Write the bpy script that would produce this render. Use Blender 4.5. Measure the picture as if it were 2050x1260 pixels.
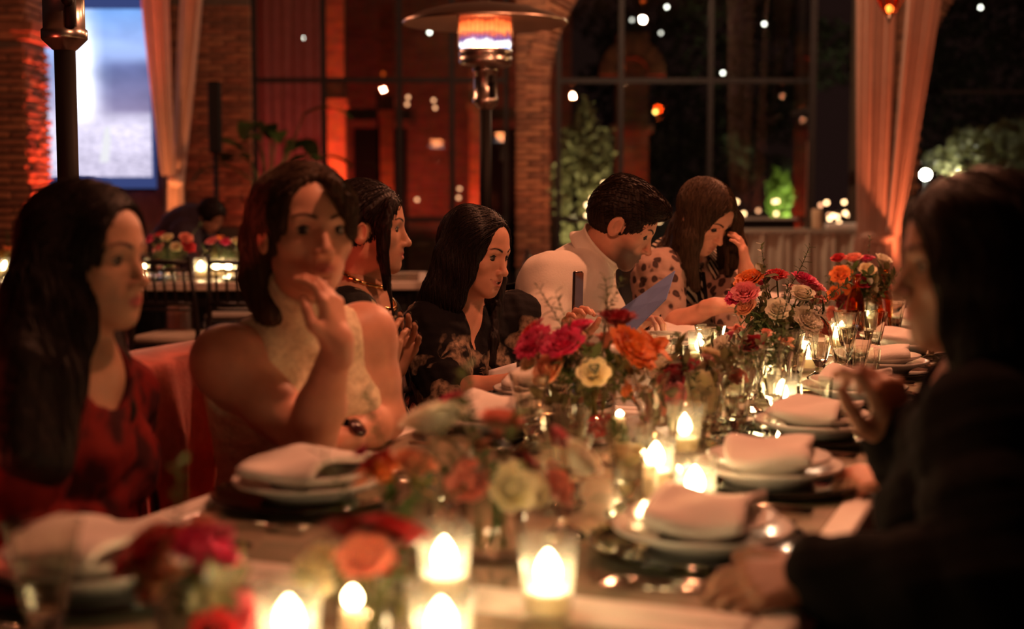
import bpy, bmesh, math, random
import numpy as np
from mathutils import Vector, Matrix

random.seed(7)
rng = np.random.default_rng(7)
for _o in list(bpy.data.objects):
    bpy.data.objects.remove(_o)
scene = bpy.context.scene
col = scene.collection
PI = math.pi

# ------------------------------------------------------------------ camera
W_PX, H_PX, F_PX = 2050.0, 1260.0, 2850.0
HORIZON = 378.0
CAM_Z = 1.27
PITCH = math.atan((H_PX / 2 - HORIZON) / F_PX)
cam_data = bpy.data.cameras.new('camera')
cam = bpy.data.objects.new('camera', cam_data)
col.objects.link(cam)
cam.location = (0, 0, CAM_Z)
cam.rotation_euler = (PI / 2 - PITCH, 0, 0)
cam_data.sensor_width = 36.0
cam_data.lens = 36.0 * F_PX / W_PX
cam_data.clip_end = 200
cam_data.dof.use_dof = True
cam_data.dof.focus_distance = 4.0
cam_data.dof.aperture_fstop = 2.0
scene.camera = cam

# ------------------------------------------------------------------ world, exposure
world = bpy.data.worlds.new('night')
scene.world = world
world.use_nodes = True
world.node_tree.nodes['Background'].inputs[0].default_value = (0.05, 0.022, 0.018, 1)
world.node_tree.nodes['Background'].inputs[1].default_value = 0.15
vs = scene.view_settings
vs.view_transform = 'Standard'
vs.look = 'None'
vs.gamma = 1.0
vs.use_curve_mapping = False
vs.exposure = 0.5


def new_light(name, kind, loc, energy, color, size=0.05, target=None, spot=60, blend=0.5):
    ld = bpy.data.lights.new(name, kind)
    ld.energy = energy
    ld.color = color
    if kind == 'AREA':
        ld.size = size
    else:
        ld.shadow_soft_size = size
    if kind == 'SPOT':
        ld.spot_size = math.radians(spot)
        ld.spot_blend = blend
    o = bpy.data.objects.new(name, ld)
    col.objects.link(o)
    o.location = loc
    if target is not None:
        d = Vector(target) - Vector(loc)
        o.rotation_euler = d.to_track_quat('-Z', 'Y').to_euler()
    return o


# ------------------------------------------------------------------ places
def at(px, py, Y):
    """the point at forward distance Y seen at pixel (px, py)"""
    a = (px - W_PX / 2) / F_PX
    b = -(py - H_PX / 2) / F_PX
    cp, sp = math.cos(PITCH), math.sin(PITCH)
    d = Vector((a, cp + b * sp, -sp + b * cp))
    d *= Y / d.y
    return Vector((d.x, d.y, d.z + CAM_Z))


def on_z(px, py, z):
    a = at(px, py, 1.0) - Vector((0, 0, CAM_Z))
    return Vector((0, 0, CAM_Z)) + a * ((z - CAM_Z) / a.z)


THETA = math.atan((2140 - 1025) * math.cos(PITCH) / F_PX)
CT, ST = math.cos(THETA), math.sin(THETA)
U_L, U_R = -1.354, -0.287          # the two long edges of the row of tables
TABLE_Z = 0.75


def uv(u, v, z=0.0):
    return Vector((u * CT + v * ST, v * CT - u * ST, z))


# ------------------------------------------------------------------ scene graph
def tag(o, label=None, cat=None, group=None, kind=None):
    if label: o['label'] = label
    if cat: o['category'] = cat
    if group: o['group'] = group
    if kind: o['kind'] = kind
    return o


def empty(name, loc=(0, 0, 0), rz=0.0):
    o = bpy.data.objects.new(name, None)
    col.objects.link(o)
    o.location = loc
    o.rotation_euler = (0, 0, rz)
    o.empty_display_size = 0.05
    return o


def link(name, me, parent=None, mat=None):
    o = bpy.data.objects.new(name, me)
    col.objects.link(o)
    if parent is not None:
        o.parent = parent
    if mat is not None:
        if len(me.materials) == 0:
            me.materials.append(mat)
        elif me.materials[0] is not mat:
            o.material_slots[0].link = 'OBJECT'
            o.material_slots[0].material = mat
    return o


def kids(o):
    return [c for c in bpy.data.objects if c.parent is o]


def copy_tree(o, parent=None):
    c = o.copy()
    col.objects.link(c)
    c.parent = parent
    for ch in CHILDREN.get(o.name, []):
        copy_tree(ch, c)
    return c


CHILDREN = {}


def remember(root):
    """note the children of a prototype (parts and sub-parts) once, for copying"""
    allo = {}
    for o in bpy.data.objects:
        if o.parent is not None:
            allo.setdefault(o.parent.name, []).append(o)
    todo = [root]
    while todo:
        r = todo.pop()
        CHILDREN[r.name] = allo.get(r.name, [])
        todo += CHILDREN[r.name]


# ------------------------------------------------------------------ meshes
class MB:
    def __init__(s):
        s.v, s.f = [], []

    def add(s, vs, fs):
        n = len(s.v)
        s.v += [tuple(p) for p in vs]
        s.f += [tuple(i + n for i in f) for f in fs]
        return s

    def box(s, c, size, R=None, bevel=0.0):
        hx, hy, hz = size[0] / 2, size[1] / 2, size[2] / 2
        if bevel <= 0:
            vs = [Vector((x, y, z)) for z in (-hz, hz) for y in (-hy, hy) for x in (-hx, hx)]
            fs = [(0, 2, 3, 1), (4, 5, 7, 6), (0, 1, 5, 4), (2, 6, 7, 3), (0, 4, 6, 2), (1, 3, 7, 5)]
        else:
            b = bevel
            vs, fs = [], []
            prof = [(-hz, b), (-hz + b, 0), (hz - b, 0), (hz, b)]
            for z, i in prof:
                x, y = hx - i, hy - i
                e = b if i == 0 else b * 0.6
                vs += [Vector(p) for p in ((x - e, -y, z), (x, -y + e, z), (x, y - e, z), (x - e, y, z),
                                           (-x + e, y, z), (-x, y - e, z), (-x, -y + e, z), (-x + e, -y, z))]
            for k in range(3):
                for j in range(8):
                    a, c2 = k * 8 + j, k * 8 + (j + 1) % 8
                    fs.append((a, c2, c2 + 8, a + 8))
            fs.append(tuple(reversed(range(8))))
            fs.append(tuple(range(24, 32)))
        if R is not None:
            vs = [R @ p for p in vs]
        c = Vector(c)
        return s.add([p + c for p in vs], fs)

    def tube(s, pts, radii, n=8, cap=True, flat=1.0):
        pts = [Vector(p) for p in pts]
        if not hasattr(radii, '__len__'):
            radii = [radii] * len(pts)
        vs, fs = [], []
        up = None
        for i, p in enumerate(pts):
            t = (pts[min(i + 1, len(pts) - 1)] - pts[max(i - 1, 0)])
            t = t.normalized() if t.length > 1e-9 else Vector((0, 0, 1))
            if up is None:
                up = t.orthogonal().normalized()
            up = (up - t * up.dot(t))
            up = up.normalized() if up.length > 1e-6 else t.orthogonal().normalized()
            side = t.cross(up)
            for j in range(n):
                a = 2 * PI * j / n
                vs.append(p + (up * math.cos(a) + side * math.sin(a) * flat) * radii[i])
        m = len(pts)
        for i in range(m - 1):
            for j in range(n):
                a, b = i * n + j, i * n + (j + 1) % n
                fs.append((a, b, b + n, a + n))
        if cap:
            fs.append(tuple(reversed(range(n))))
            fs.append(tuple(range((m - 1) * n, m * n)))
        return s.add(vs, fs)

    def cyl(s, a, b, r0, r1=None, n=16):
        return s.tube([a, b], [r0, r0 if r1 is None else r1], n)

    def lathe(s, prof, n=24, c=(0, 0, 0), cap_start=False, cap_end=False):
        vs, fs = [], []
        c = Vector(c)
        for r, z in prof:
            for j in range(n):
                a = 2 * PI * j / n
                vs.append(c + Vector((r * math.cos(a), r * math.sin(a), z)))
        for i in range(len(prof) - 1):
            for j in range(n):
                a, b = i * n + j, i * n + (j + 1) % n
                fs.append((a, b, b + n, a + n))
        if cap_start: fs.append(tuple(reversed(range(n))))
        if cap_end: fs.append(tuple(range((len(prof) - 1) * n, len(prof) * n)))
        return s.add(vs, fs)

    def grid(s, fn, nu, nv):
        vs = [fn(i / nu, j / nv) for j in range(nv + 1) for i in range(nu + 1)]
        fs = []
        for j in range(nv):
            for i in range(nu):
                a = j * (nu + 1) + i
                fs.append((a, a + 1, a + nu + 2, a + nu + 1))
        return s.add(vs, fs)

    def mesh(s, name, smooth=True):
        me = bpy.data.meshes.new(name)
        me.from_pydata(s.v, [], s.f)
        if smooth:
            me.polygons.foreach_set('use_smooth', [True] * len(me.polygons))
        me.update()
        return me

    def build(s, name, mat, parent=None, smooth=True):
        return link(name, s.mesh(name, smooth), parent, mat)


def sphere_mb(c, r, nu=16, nv=10, sq=(1, 1, 1)):
    m = MB()
    prof = [(math.sin(PI * k / nv) * r + 1e-5, -math.cos(PI * k / nv) * r) for k in range(nv + 1)]
    m.lathe(prof, nu)
    m.v = [(p[0] * sq[0] + c[0], p[1] * sq[1] + c[1], p[2] * sq[2] + c[2]) for p in m.v]
    return m


def np_mesh(name, verts, quads, smooth=True, paint=None):
    me = bpy.data.meshes.new(name)
    verts = np.ascontiguousarray(verts, dtype=np.float32)
    quads = np.ascontiguousarray(quads, dtype=np.int32)
    nf, k = quads.shape
    me.vertices.add(len(verts))
    me.vertices.foreach_set('co', verts.ravel())
    me.loops.add(nf * k)
    me.loops.foreach_set('vertex_index', quads.ravel())
    me.polygons.add(nf)
    me.polygons.foreach_set('loop_start', np.arange(0, nf * k, k, dtype=np.int32))
    try:
        me.polygons.foreach_set('loop_total', np.full(nf, k, dtype=np.int32))
    except Exception:
        pass
    me.update(calc_edges=True)
    if smooth:
        me.polygons.foreach_set('use_smooth', np.ones(nf, dtype=bool))
    if paint is not None:
        ca = me.color_attributes.new('paint', 'FLOAT_COLOR', 'POINT')
        ca.data.foreach_set('color', np.ascontiguousarray(paint, dtype=np.float32).ravel())
    me.validate()
    return me


# ------------------------------------------------------------------ materials
MATS = {}


def nodes_of(name):
    m = bpy.data.materials.new(name)
    m.use_nodes = True
    nt = m.node_tree
    nt.nodes.clear()
    out = nt.nodes.new('ShaderNodeOutputMaterial')
    return m, nt, out


def N(nt, kind, **kw):
    n = nt.nodes.new(kind)
    for k, v in kw.items():
        if k.startswith('i_'):
            key = k[2:]
            key = int(key) if key.isdigit() else key.replace('_', ' ')
            n.inputs[key].default_value = v
        else:
            setattr(n, k, v)
    return n


def c4(c):
    return (c[0], c[1], c[2], 1.0)


def ramp(nt, stops, interp='LINEAR'):
    r = nt.nodes.new('ShaderNodeValToRGB')
    r.color_ramp.interpolation = interp
    el = r.color_ramp.elements
    while len(el) < len(stops):
        el.new(0.5)
    for e, (p, c) in zip(el, stops):
        e.position = p
        e.color = c4(c)
    return r


def mat(name, color, rough=0.6, metal=0.0, var=0.12, scale=12.0, bump=0.0, bscale=80.0, spec=0.5,
        trans=0.0, sss=0.0, sheen=0.0, coat=0.0):
    """a principled surface whose colour wanders a little with noise"""
    if name in MATS:
        return MATS[name]
    m, nt, out = nodes_of(name)
    b = N(nt, 'ShaderNodeBsdfPrincipled')
    b.inputs['Roughness'].default_value = rough
    b.inputs['Metallic'].default_value = metal
    b.inputs['Specular IOR Level'].default_value = spec
    if sheen: b.inputs['Sheen Weight'].default_value = sheen
    if coat: b.inputs['Coat Weight'].default_value = coat
    if sss:
        b.inputs['Subsurface Weight'].default_value = sss
        b.inputs['Subsurface Radius'].default_value = (1.0, 0.35, 0.2)
        b.inputs['Subsurface Scale'].default_value = 0.01
    tc = N(nt, 'ShaderNodeTexCoord')
    no = N(nt, 'ShaderNodeTexNoise', i_Scale=scale, i_Detail=3.0)
    nt.links.new(tc.outputs['Object'], no.inputs['Vector'])
    lo = [max(0, c * (1 - var)) for c in color]
    hi = [min(1, c * (1 + var)) for c in color]
    r = ramp(nt, [(0.3, lo), (0.7, hi)])
    nt.links.new(no.outputs['Fac'], r.inputs['Fac'])
    nt.links.new(r.outputs['Color'], b.inputs['Base Color'])
    if bump:
        nb = N(nt, 'ShaderNodeTexNoise', i_Scale=bscale, i_Detail=4.0)
        nt.links.new(tc.outputs['Object'], nb.inputs['Vector'])
        bp = N(nt, 'ShaderNodeBump', i_Strength=bump, i_Distance=0.01)
        nt.links.new(nb.outputs['Fac'], bp.inputs['Height'])
        nt.links.new(bp.outputs['Normal'], b.inputs['Normal'])
    sh = b.outputs['BSDF']
    if trans:
        t = N(nt, 'ShaderNodeBsdfTranslucent')
        nt.links.new(r.outputs['Color'], t.inputs['Color'])
        mx = N(nt, 'ShaderNodeMixShader', i_0=trans)
        nt.links.new(sh, mx.inputs[1])
        nt.links.new(t.outputs[0], mx.inputs[2])
        sh = mx.outputs[0]
    nt.links.new(sh, out.inputs['Surface'])
    MATS[name] = m
    return m


def emit(name, color, strength):
    if name in MATS:
        return MATS[name]
    m, nt, out = nodes_of(name)
    e = N(nt, 'ShaderNodeEmission', i_Strength=strength)
    e.inputs['Color'].default_value = c4(color)
    nt.links.new(e.outputs[0], out.inputs['Surface'])
    MATS[name] = m
    return m


def thin_glass(name, tint=(1, 1, 1), rough=0.02, ior=1.45, dark=0.0, gain=1.0):
    """clear glass wall: lets light through straight, mirrors by Fresnel"""
    if name in MATS:
        return MATS[name]
    m, nt, out = nodes_of(name)
    t = N(nt, 'ShaderNodeBsdfTransparent')
    t.inputs['Color'].default_value = c4(tint)
    g = N(nt, 'ShaderNodeBsdfGlossy', i_Roughness=rough)
    lw = N(nt, 'ShaderNodeLayerWeight', i_Blend=0.5)
    pw = N(nt, 'ShaderNodeMath', operation='POWER')
    pw.inputs[1].default_value = 3.2
    nt.links.new(lw.outputs['Facing'], pw.inputs[0])
    mul = N(nt, 'ShaderNodeMath', operation='MULTIPLY_ADD', use_clamp=True)
    mul.inputs[1].default_value = 0.75 * gain
    mul.inputs[2].default_value = ((ior - 1) / (ior + 1)) ** 2 * gain
    nt.links.new(pw.outputs[0], mul.inputs[0])
    mx = N(nt, 'ShaderNodeMixShader')
    nt.links.new(mul.outputs[0], mx.inputs[0])
    nt.links.new(t.outputs[0], mx.inputs[1])
    nt.links.new(g.outputs[0], mx.inputs[2])
    nt.links.new(mx.outputs[0], out.inputs['Surface'])
    MATS[name] = m
    return m


def brick_mat(name, base=(0.42, 0.17, 0.09)):
    """bricks far away: courses in the material"""
    if name in MATS:
        return MATS[name]
    m, nt, out = nodes_of(name)
    b = N(nt, 'ShaderNodeBsdfPrincipled', i_Roughness=0.9)
    tc = N(nt, 'ShaderNodeTexCoord')
    mp = N(nt, 'ShaderNodeMapping')
    mp.inputs['Rotation'].default_value = (PI / 2, 0, 0)
    br = N(nt, 'ShaderNodeTexBrick', i_Scale=1.0)
    br.inputs['Brick Width'].default_value = 0.27
    br.inputs['Row Height'].default_value = 0.06
    br.inputs['Mortar Size'].default_value = 0.008
    br.inputs['Color1'].default_value = c4(base)
    br.inputs['Color2'].default_value = c4([x * 0.6 for x in base])
    br.inputs['Mortar'].default_value = (0.25, 0.19, 0.15, 1)
    nt.links.new(tc.outputs['Object'], mp.inputs['Vector'])
    nt.links.new(mp.outputs['Vector'], br.inputs['Vector'])
    no = N(nt, 'ShaderNodeTexNoise', i_Scale=9.0, i_Detail=4.0)
    nt.links.new(tc.outputs['Object'], no.inputs['Vector'])
    mx = N(nt, 'ShaderNodeMix', data_type='RGBA', blend_type='MULTIPLY')
    mx.inputs[0].default_value = 0.7
    nt.links.new(br.outputs['Color'], mx.inputs[6])
    nt.links.new(no.outputs['Color'], mx.inputs[7])
    nt.links.new(mx.outputs[2], b.inputs['Base Color'])
    bp = N(nt, 'ShaderNodeBump', i_Strength=0.8, i_Distance=0.02)
    nt.links.new(br.outputs['Fac'], bp.inputs['Height'])
    bp.invert = True
    nt.links.new(bp.outputs['Normal'], b.inputs['Normal'])
    nt.links.new(b.outputs[0], out.inputs['Surface'])
    MATS[name] = m
    return m


M_BLACK = mat('black_metal', (0.007, 0.006, 0.006), 0.6, 0.0, spec=.2)
M_STEEL = mat('brushed_steel', (0.55, 0.5, 0.46), 0.28, 1.0, var=0.08)
M_STEELDARK = mat('dark_steel', (0.16, 0.14, 0.13), 0.35, 1.0)
M_FRAME = mat('window_steel', (0.022, 0.019, 0.02), 0.6, 0.1, spec=.2)
M_MORTAR = mat('mortar', (0.14, 0.10, 0.08), 0.95, bump=0.4)
M_BRICKS = [mat('brick_a', (0.29, 0.12, 0.07), 0.9, var=0.3, bump=0.6, bscale=60),
            mat('brick_b', (0.35, 0.155, 0.085), 0.9, var=0.3, bump=0.6, bscale=60),
            mat('brick_c', (0.21, 0.09, 0.055), 0.9, var=0.3, bump=0.6, bscale=60)]
M_CHAIR = mat('dark_chair_wood', (0.014, 0.010, 0.009), 0.35, var=0.3)
M_CUSHION = mat('ivory_cushion', (0.62, 0.52, 0.42), 0.85, var=0.06)
M_WHITE = mat('white_table_paint', (0.72, 0.66, 0.60), 0.55, var=0.05)
M_PLATE = mat('white_china', (0.82, 0.79, 0.74), 0.2, var=0.02, coat=0.3)
M_NAPKIN = mat('white_linen', (0.80, 0.75, 0.70), 0.9, var=0.04, bump=0.25, bscale=250)
M_CHARGER = thin_glass('green_charger_glass', (0.10, 0.12, 0.05), 0.06, 1.5, gain=1.3)
M_CUTLERY = mat('steel_cutlery', (0.6, 0.55, 0.48), 0.16, 1.0, var=0.03)
M_GLASS = thin_glass('clear_glass', (0.96, 0.97, 0.95), 0.03, 1.5, gain=1.5)
def real_glass(name, tint=(1, 1, 1), rough=0.0):
    m, nt, out = nodes_of(name)
    b = N(nt, 'ShaderNodeBsdfGlass', i_IOR=1.47, i_Roughness=rough)
    b.inputs['Color'].default_value = c4(tint)
    nt.links.new(b.outputs[0], out.inputs['Surface'])
    MATS[name] = m
    return m


def frosted(name):
    m, nt, out = nodes_of(name)
    t = N(nt, 'ShaderNodeBsdfTransparent')
    g = N(nt, 'ShaderNodeBsdfGlossy', i_Roughness=.06)
    lw = N(nt, 'ShaderNodeLayerWeight', i_Blend=.25)
    m1 = N(nt, 'ShaderNodeMixShader')
    nt.links.new(lw.outputs['Facing'], m1.inputs[0])
    nt.links.new(t.outputs[0], m1.inputs[1])
    nt.links.new(g.outputs[0], m1.inputs[2])
    d = N(nt, 'ShaderNodeBsdfTranslucent')
    d.inputs['Color'].default_value = (.95, .95, .85, 1)
    m2 = N(nt, 'ShaderNodeMixShader', i_0=.08)
    nt.links.new(m1.outputs[0], m2.inputs[1])
    nt.links.new(d.outputs[0], m2.inputs[2])
    nt.links.new(m2.outputs[0], out.inputs['Surface'])
    MATS[name] = m
    return m


M_HOLDER = frosted('frosted_candle_glass')
M_CRYSTAL = real_glass('crystal', (.97, .97, .94))
M_AMBER = thin_glass('amber_glass', (0.90, 0.58, 0.15), 0.05, 1.5, gain=1.2)
M_PANE = thin_glass('window_glass', (0.86, 0.88, 0.86), 0.0, 1.5)
M_PAPER = mat('menu_paper', (0.78, 0.75, 0.74), 0.8, var=0.03)
M_BLUE = mat('blue_card', (0.16, 0.24, 0.52), 0.7, var=0.08)
M_WAX = mat('candle_wax', (0.90, 0.82, 0.66), 0.5, trans=0.4, var=0.03)
M_LEAF = [mat('leaf_a', (0.06, 0.11, 0.025), 0.45, var=0.35, trans=0.25),
          mat('leaf_b', (0.10, 0.14, 0.05), 0.5, var=0.35, trans=0.25),
          mat('leaf_c', (0.17, 0.17, 0.07), 0.5, var=0.3, trans=0.25)]
M_STEM = mat('flower_stem', (0.09, 0.13, 0.03), 0.5, var=0.3)
M_SOIL = mat('terracotta', (0.36, 0.14, 0.09), 0.8)
# ================================================================== the setting
WALL_Y = 14.0


def X_at(px, Y):
    return (px - 1025) / F_PX * Y / math.cos(PITCH) * 1.0


def Z_at(py, Y):
    return at(1025, py, Y).z


M_FLOOR = mat('terracotta_floor', (0.13, 0.06, 0.04), 0.5, var=0.35, scale=3.0, bump=0.1)
M_GROUND = mat('garden_ground', (0.035, 0.04, 0.025), 0.95, var=0.4, scale=2.0)
M_CEIL = mat('dark_ceiling', (0.10, 0.06, 0.045), 0.9, var=0.2)
M_PLASTER = mat('dark_plaster', (0.16, 0.08, 0.09), 0.9, var=0.15)
M_FARBRICK = brick_mat('brickwork')

tag(MB().box((0, 6.0, -0.05), (18, 17.0, 0.1)).build('floor', M_FLOOR, smooth=False), kind='structure')
tag(MB().box((0, 34.6, -0.06), (60, 40.0, 0.1)).build('ground', M_GROUND, smooth=False), kind='structure')
tag(MB().box((0, 6.0, 4.65), (18, 17.0, 0.1)).build('ceiling', M_CEIL, smooth=False), kind='structure')

# ---- bricks: four worn brick meshes, shared
BRICK_L, BRICK_H, BRICK_D, COURSE = 0.25, 0.043, 0.07, 0.058
BRICK_ME = []
for _k in range(4):
    _m = MB().box((0, 0, 0), (BRICK_L, BRICK_D, BRICK_H), bevel=0.007)
    _m.v = [(p[0] + random.uniform(-.006, .006), p[1] + random.uniform(-.005, .005), p[2] + random.uniform(-.004, .004)) for p in _m.v]
    BRICK_ME.append(_m.mesh('brick', smooth=False))
    BRICK_ME[-1].materials.append(M_BRICKS[0])


def brick(parent, p, ang, scale=(1, 1, 1), tilt=0.0):
    o = link('brick', random.choice(BRICK_ME), parent, random.choice(M_BRICKS))
    o.location = p
    o.rotation_euler = (tilt, random.uniform(-.015, .015), ang + random.uniform(-.01, .01))
    o.scale = scale
    return o


def brick_face(parent, p0, ang, width, z0, z1, proud=0.012):
    """courses of bricks on a vertical face that starts at p0 and runs along angle ang; outward is to the right of the run"""
    d = Vector((math.cos(ang), math.sin(ang), 0))
    n = Vector((math.sin(ang), -math.cos(ang), 0))
    rows = int((z1 - z0) / COURSE)
    pitch = BRICK_L + 0.012
    for r in range(rows):
        s = -(pitch / 2) * (r % 2)
        while s < width - 0.02:
            a, b = max(s, 0.0), min(s + BRICK_L, width)
            if b - a > 0.05:
                q = Vector(p0) + d * ((a + b) / 2) + n * (proud - BRICK_D / 2 + random.uniform(-.006, .008))
                brick(parent, (q.x, q.y, z0 + (r + .5) * COURSE), ang, ((b - a) / BRICK_L, 1, 1))
            s += pitch


def structure(name):
    o = empty(name)
    return tag(o, kind='structure')


def core(parent, x0, x1, y0, y1, z0, z1, m=None):
    return MB().box(((x0 + x1) / 2, (y0 + y1) / 2, (z0 + z1) / 2), (x1 - x0, y1 - y0, z1 - z0)).build('core', m or M_MORTAR, parent, smooth=False)


# left pier beside the screen, with a corbelled impost
LP_X, LP_Y = -3.72, 11.0
w = structure('wall_left')
core(w, -5.4, LP_X - .02, LP_Y + .02, LP_Y + 0.55, 0, 4.6)
core(w, LP_X - .5, LP_X + .06, LP_Y - .05, LP_Y + .6, 2.40, 2.46, M_BRICKS[1])
core(w, LP_X - .5, LP_X + .09, LP_Y - .08, LP_Y + .6, 2.46, 2.53, M_BRICKS[0])
brick_face(w, (LP_X - .52, LP_Y, 0), 0, .52, 0.55, 2.40)
brick_face(w, (LP_X, LP_Y, 0), PI / 2, .55, 0.2, 2.40)
brick_face(w, (LP_X - .52, LP_Y, 0), 0, .52, 2.54, 3.0)
brick_face(w, (LP_X, LP_Y, 0), PI / 2, .55, 2.54, 3.0)

# plaster wall that carries the projection screen
tag(MB().box((-5.3, 12.62, 2.3), (4.5, 0.2, 4.6)).build('wall_screen', M_PLASTER, smooth=False), kind='structure')

# back wall: three piers with windows between
P1 = (X_at(352, WALL_Y), X_at(510, WALL_Y))
P2 = (X_at(1032, WALL_Y), X_at(1098, WALL_Y))
P3 = (X_at(1712, WALL_Y), X_at(1834, WALL_Y))
SPRING = Z_at(190, WALL_Y)
w = structure('wall_back')
for k, (a, b) in enumerate((P1, P2, P3)):
    core(w, a + .015, b - .015, WALL_Y + .02, WALL_Y + .45, 0, 4.6)
brick_face(w, (P1[0], WALL_Y, 0), 0, P1[1] - P1[0], 0.9, 3.05)
brick_face(w, (P2[0], WALL_Y, 0), 0, P2[1] - P2[0], 0.5, 3.5)
brick_face(w, (P2[1], WALL_Y, 0), PI / 2, .45, 0.5, SPRING)
brick_face(w, (P3[1] - .28, WALL_Y, 0), 0, .28, 1.2, 3.3)
# two brick arches springing to the right of the centre pier and of the right pier
for x0, R in ((P2[1], 1.75), (P3[1], 1.6)):
    cx, cz = x0 + R, SPRING
    n = int(R * 1.25 / 0.062)
    for i in range(n):
        a = PI - i * 0.062 / R
        q = Vector((cx + (R + .11) * math.cos(a), WALL_Y + .03, cz + (R + .11) * math.sin(a)))
        o = link('brick', BRICK_ME[i % 4], w, M_BRICKS[i % 3])
        o.location = q
        o.rotation_euler = (0, -a, 0)
        o.scale = (0.95, 1.4, 1)
    # spandrel above the arch
    vs, fs = [], []
    seg = 14
    for i in range(seg + 1):
        a = PI - (PI / 2) * i / seg
        for y in (WALL_Y + .05, WALL_Y + .4):
            vs.append((cx + R * math.cos(a), y, cz + R * math.sin(a)))
            vs.append((cx + R * math.cos(a), y, 4.6))
    for i in range(seg):
        b = i * 4
        fs += [(b, b + 4, b + 5, b + 1), (b + 2, b + 3, b + 7, b + 6), (b, b + 2, b + 6, b + 4)]
    MB().add(vs, fs).build('spandrel', M_FARBRICK, w, smooth=False)
MB().box(((P1[1] + P2[0]) / 2, WALL_Y + .2, 4.15), (P2[0] - P1[1], .4, .9)).build('lintel', M_FARBRICK, w, smooth=False)
MB().box(((P1[0] - .25), WALL_Y + .2, 2.3), (.5, .4, 4.6)).build('core', M_FARBRICK, w, smooth=False)


# ---- windows: steel bars and panes of their own
def window(name, xs, zs, y, bar=0.05, x_extra=()):
    root = structure(name)
    z0, z1 = zs[0], zs[-1]
    for x in xs:
        MB().box((x, y, (z0 + z1) / 2), (bar, .06, z1 - z0)).build('mullion', M_FRAME, root, smooth=False)
    for z in zs:
        for a, b in zip(xs[:-1], xs[1:]):
            MB().box(((a + b) / 2, y, z), (b - a - bar, .05, bar)).build('transom', M_FRAME, root, smooth=False)
    for a, b in zip(xs[:-1], xs[1:]):
        for c, d in zip(zs[:-1], zs[1:]):
            MB().box(((a + b) / 2, y + .005, (c + d) / 2), (b - a - bar, .008, d - c - bar)).build('pane', M_PANE, root, smooth=False)
    return root


TR = Z_at(160, 14.1)
RAIL = Z_at(440, 14.1)
window('window_1', [X_at(p, 14.1) for p in (514, 652, 802, 906, 1014)], [0.05, RAIL, TR, 3.7], 14.15)
window('window_2', [X_at(p, 14.1) for p in (1118, 1242, 1420, 1600)], [0.05, RAIL, TR, 3.98], 14.22)
TR3 = Z_at(183, 14.1)
window('window_3', [P3[1] + .02, X_at(2100, 14.1), X_at(2330, 14.1)], [0.05, TR3, 3.9], 14.22, bar=.04)
# edge of the open glass door
dr = structure('door_1')
dx = X_at(1598, 13.6)
MB().box((dx, 13.55, 2.0), (.05, .9, .05)).build('rail', M_FRAME, dr, smooth=False)
MB().box((dx, 13.12, 1.95), (.055, .05, 3.9)).build('stile', M_FRAME, dr, smooth=False)
MB().box((dx - .045, 13.10, 1.25), (.012, .03, .9)).build('handle', M_STEEL, dr, smooth=False)
MB().box((dx, 13.55, 2.9), (.008, .8, 1.75)).build('pane', M_PANE, dr, smooth=False)
MB().box((dx, 13.55, 1.0), (.008, .8, 1.9)).build('pane', M_PANE, dr, smooth=False)
# ================================================================== things behind the diners
RED = (1.0, 0.10, 0.035)
ORANGE = (1.0, 0.26, 0.07)
WARM = (1.0, 0.50, 0.18)


def uplight(loc, target, energy, color, label, spot=70, size=0.04):
    root = empty('uplight', loc)
    tag(root, label, 'uplight')
    MB().lathe([(.0, 0), (.09, 0), (.09, .015), (.02, .02), (.02, .05)], 16).build('base', M_BLACK, root)
    d = (Vector(target) - Vector(loc)).normalized()
    q = Vector((0, 0, 1)).rotation_difference(d).to_matrix()
    m = MB().lathe([(.0, .05), (.065, .06), (.072, .14), (.066, .14), (.06, .11), (0, .11)], 18)
    m.v = [tuple(q @ (Vector(p) - Vector((0, 0, .05))) + Vector((0, 0, .07))) for p in m.v]
    m.build('housing', M_BLACK, root)
    l = MB().lathe([(.0, .062), (.058, .062)], 18)
    l.v = [tuple(q @ Vector(p) + Vector((0, 0, .07))) for p in l.v]
    l.build('lens', emit('lens_%.2f_%.2f' % (color[1], color[2]), color, 6.0), root)
    p = Vector(loc) + Vector((0, 0, .07)) + d * .10
    li = new_light('uplight_lamp', 'SPOT', p, energy, color, size, Vector(target), spot, 0.6)
    return root


uplight((-3.45, 11.15, 0), (-3.72, 11.3, 2.1), 620, RED, 'small floor spotlight between brick pier and screen', 60)
uplight((-3.02, 11.35, 0), tuple(at(338, 305, 11.8)), 170, (1, .30, .09), 'small floor spotlight under the gathered left curtain', 26)
uplight((3.22, 10.72, 0), (3.14, 11.05, 2.4), 260, (1, .22, .08), 'small floor spotlight under the gathered curtain beside the glass door', 55)
uplight((-2.7, 1.5, 0), (-.9, 2.6, 1.05), 80, (1, .10, .05), 'added red floor spotlight, out of view, washing the guests on the left', 75)  # unseen fixture added for the red light on the left guests
uplight((-2.3, 13.2, 0), (-2.9, 14.0, 2.4), 26, (1, .12, .06), 'small floor spotlight before the dark brick wall', 60)
uplight((0.2, 13.3, 0), (0.25, 14.0, 2.6), 22, (1, .3, .12), 'small floor spotlight before the middle brick pier', 60)

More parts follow.
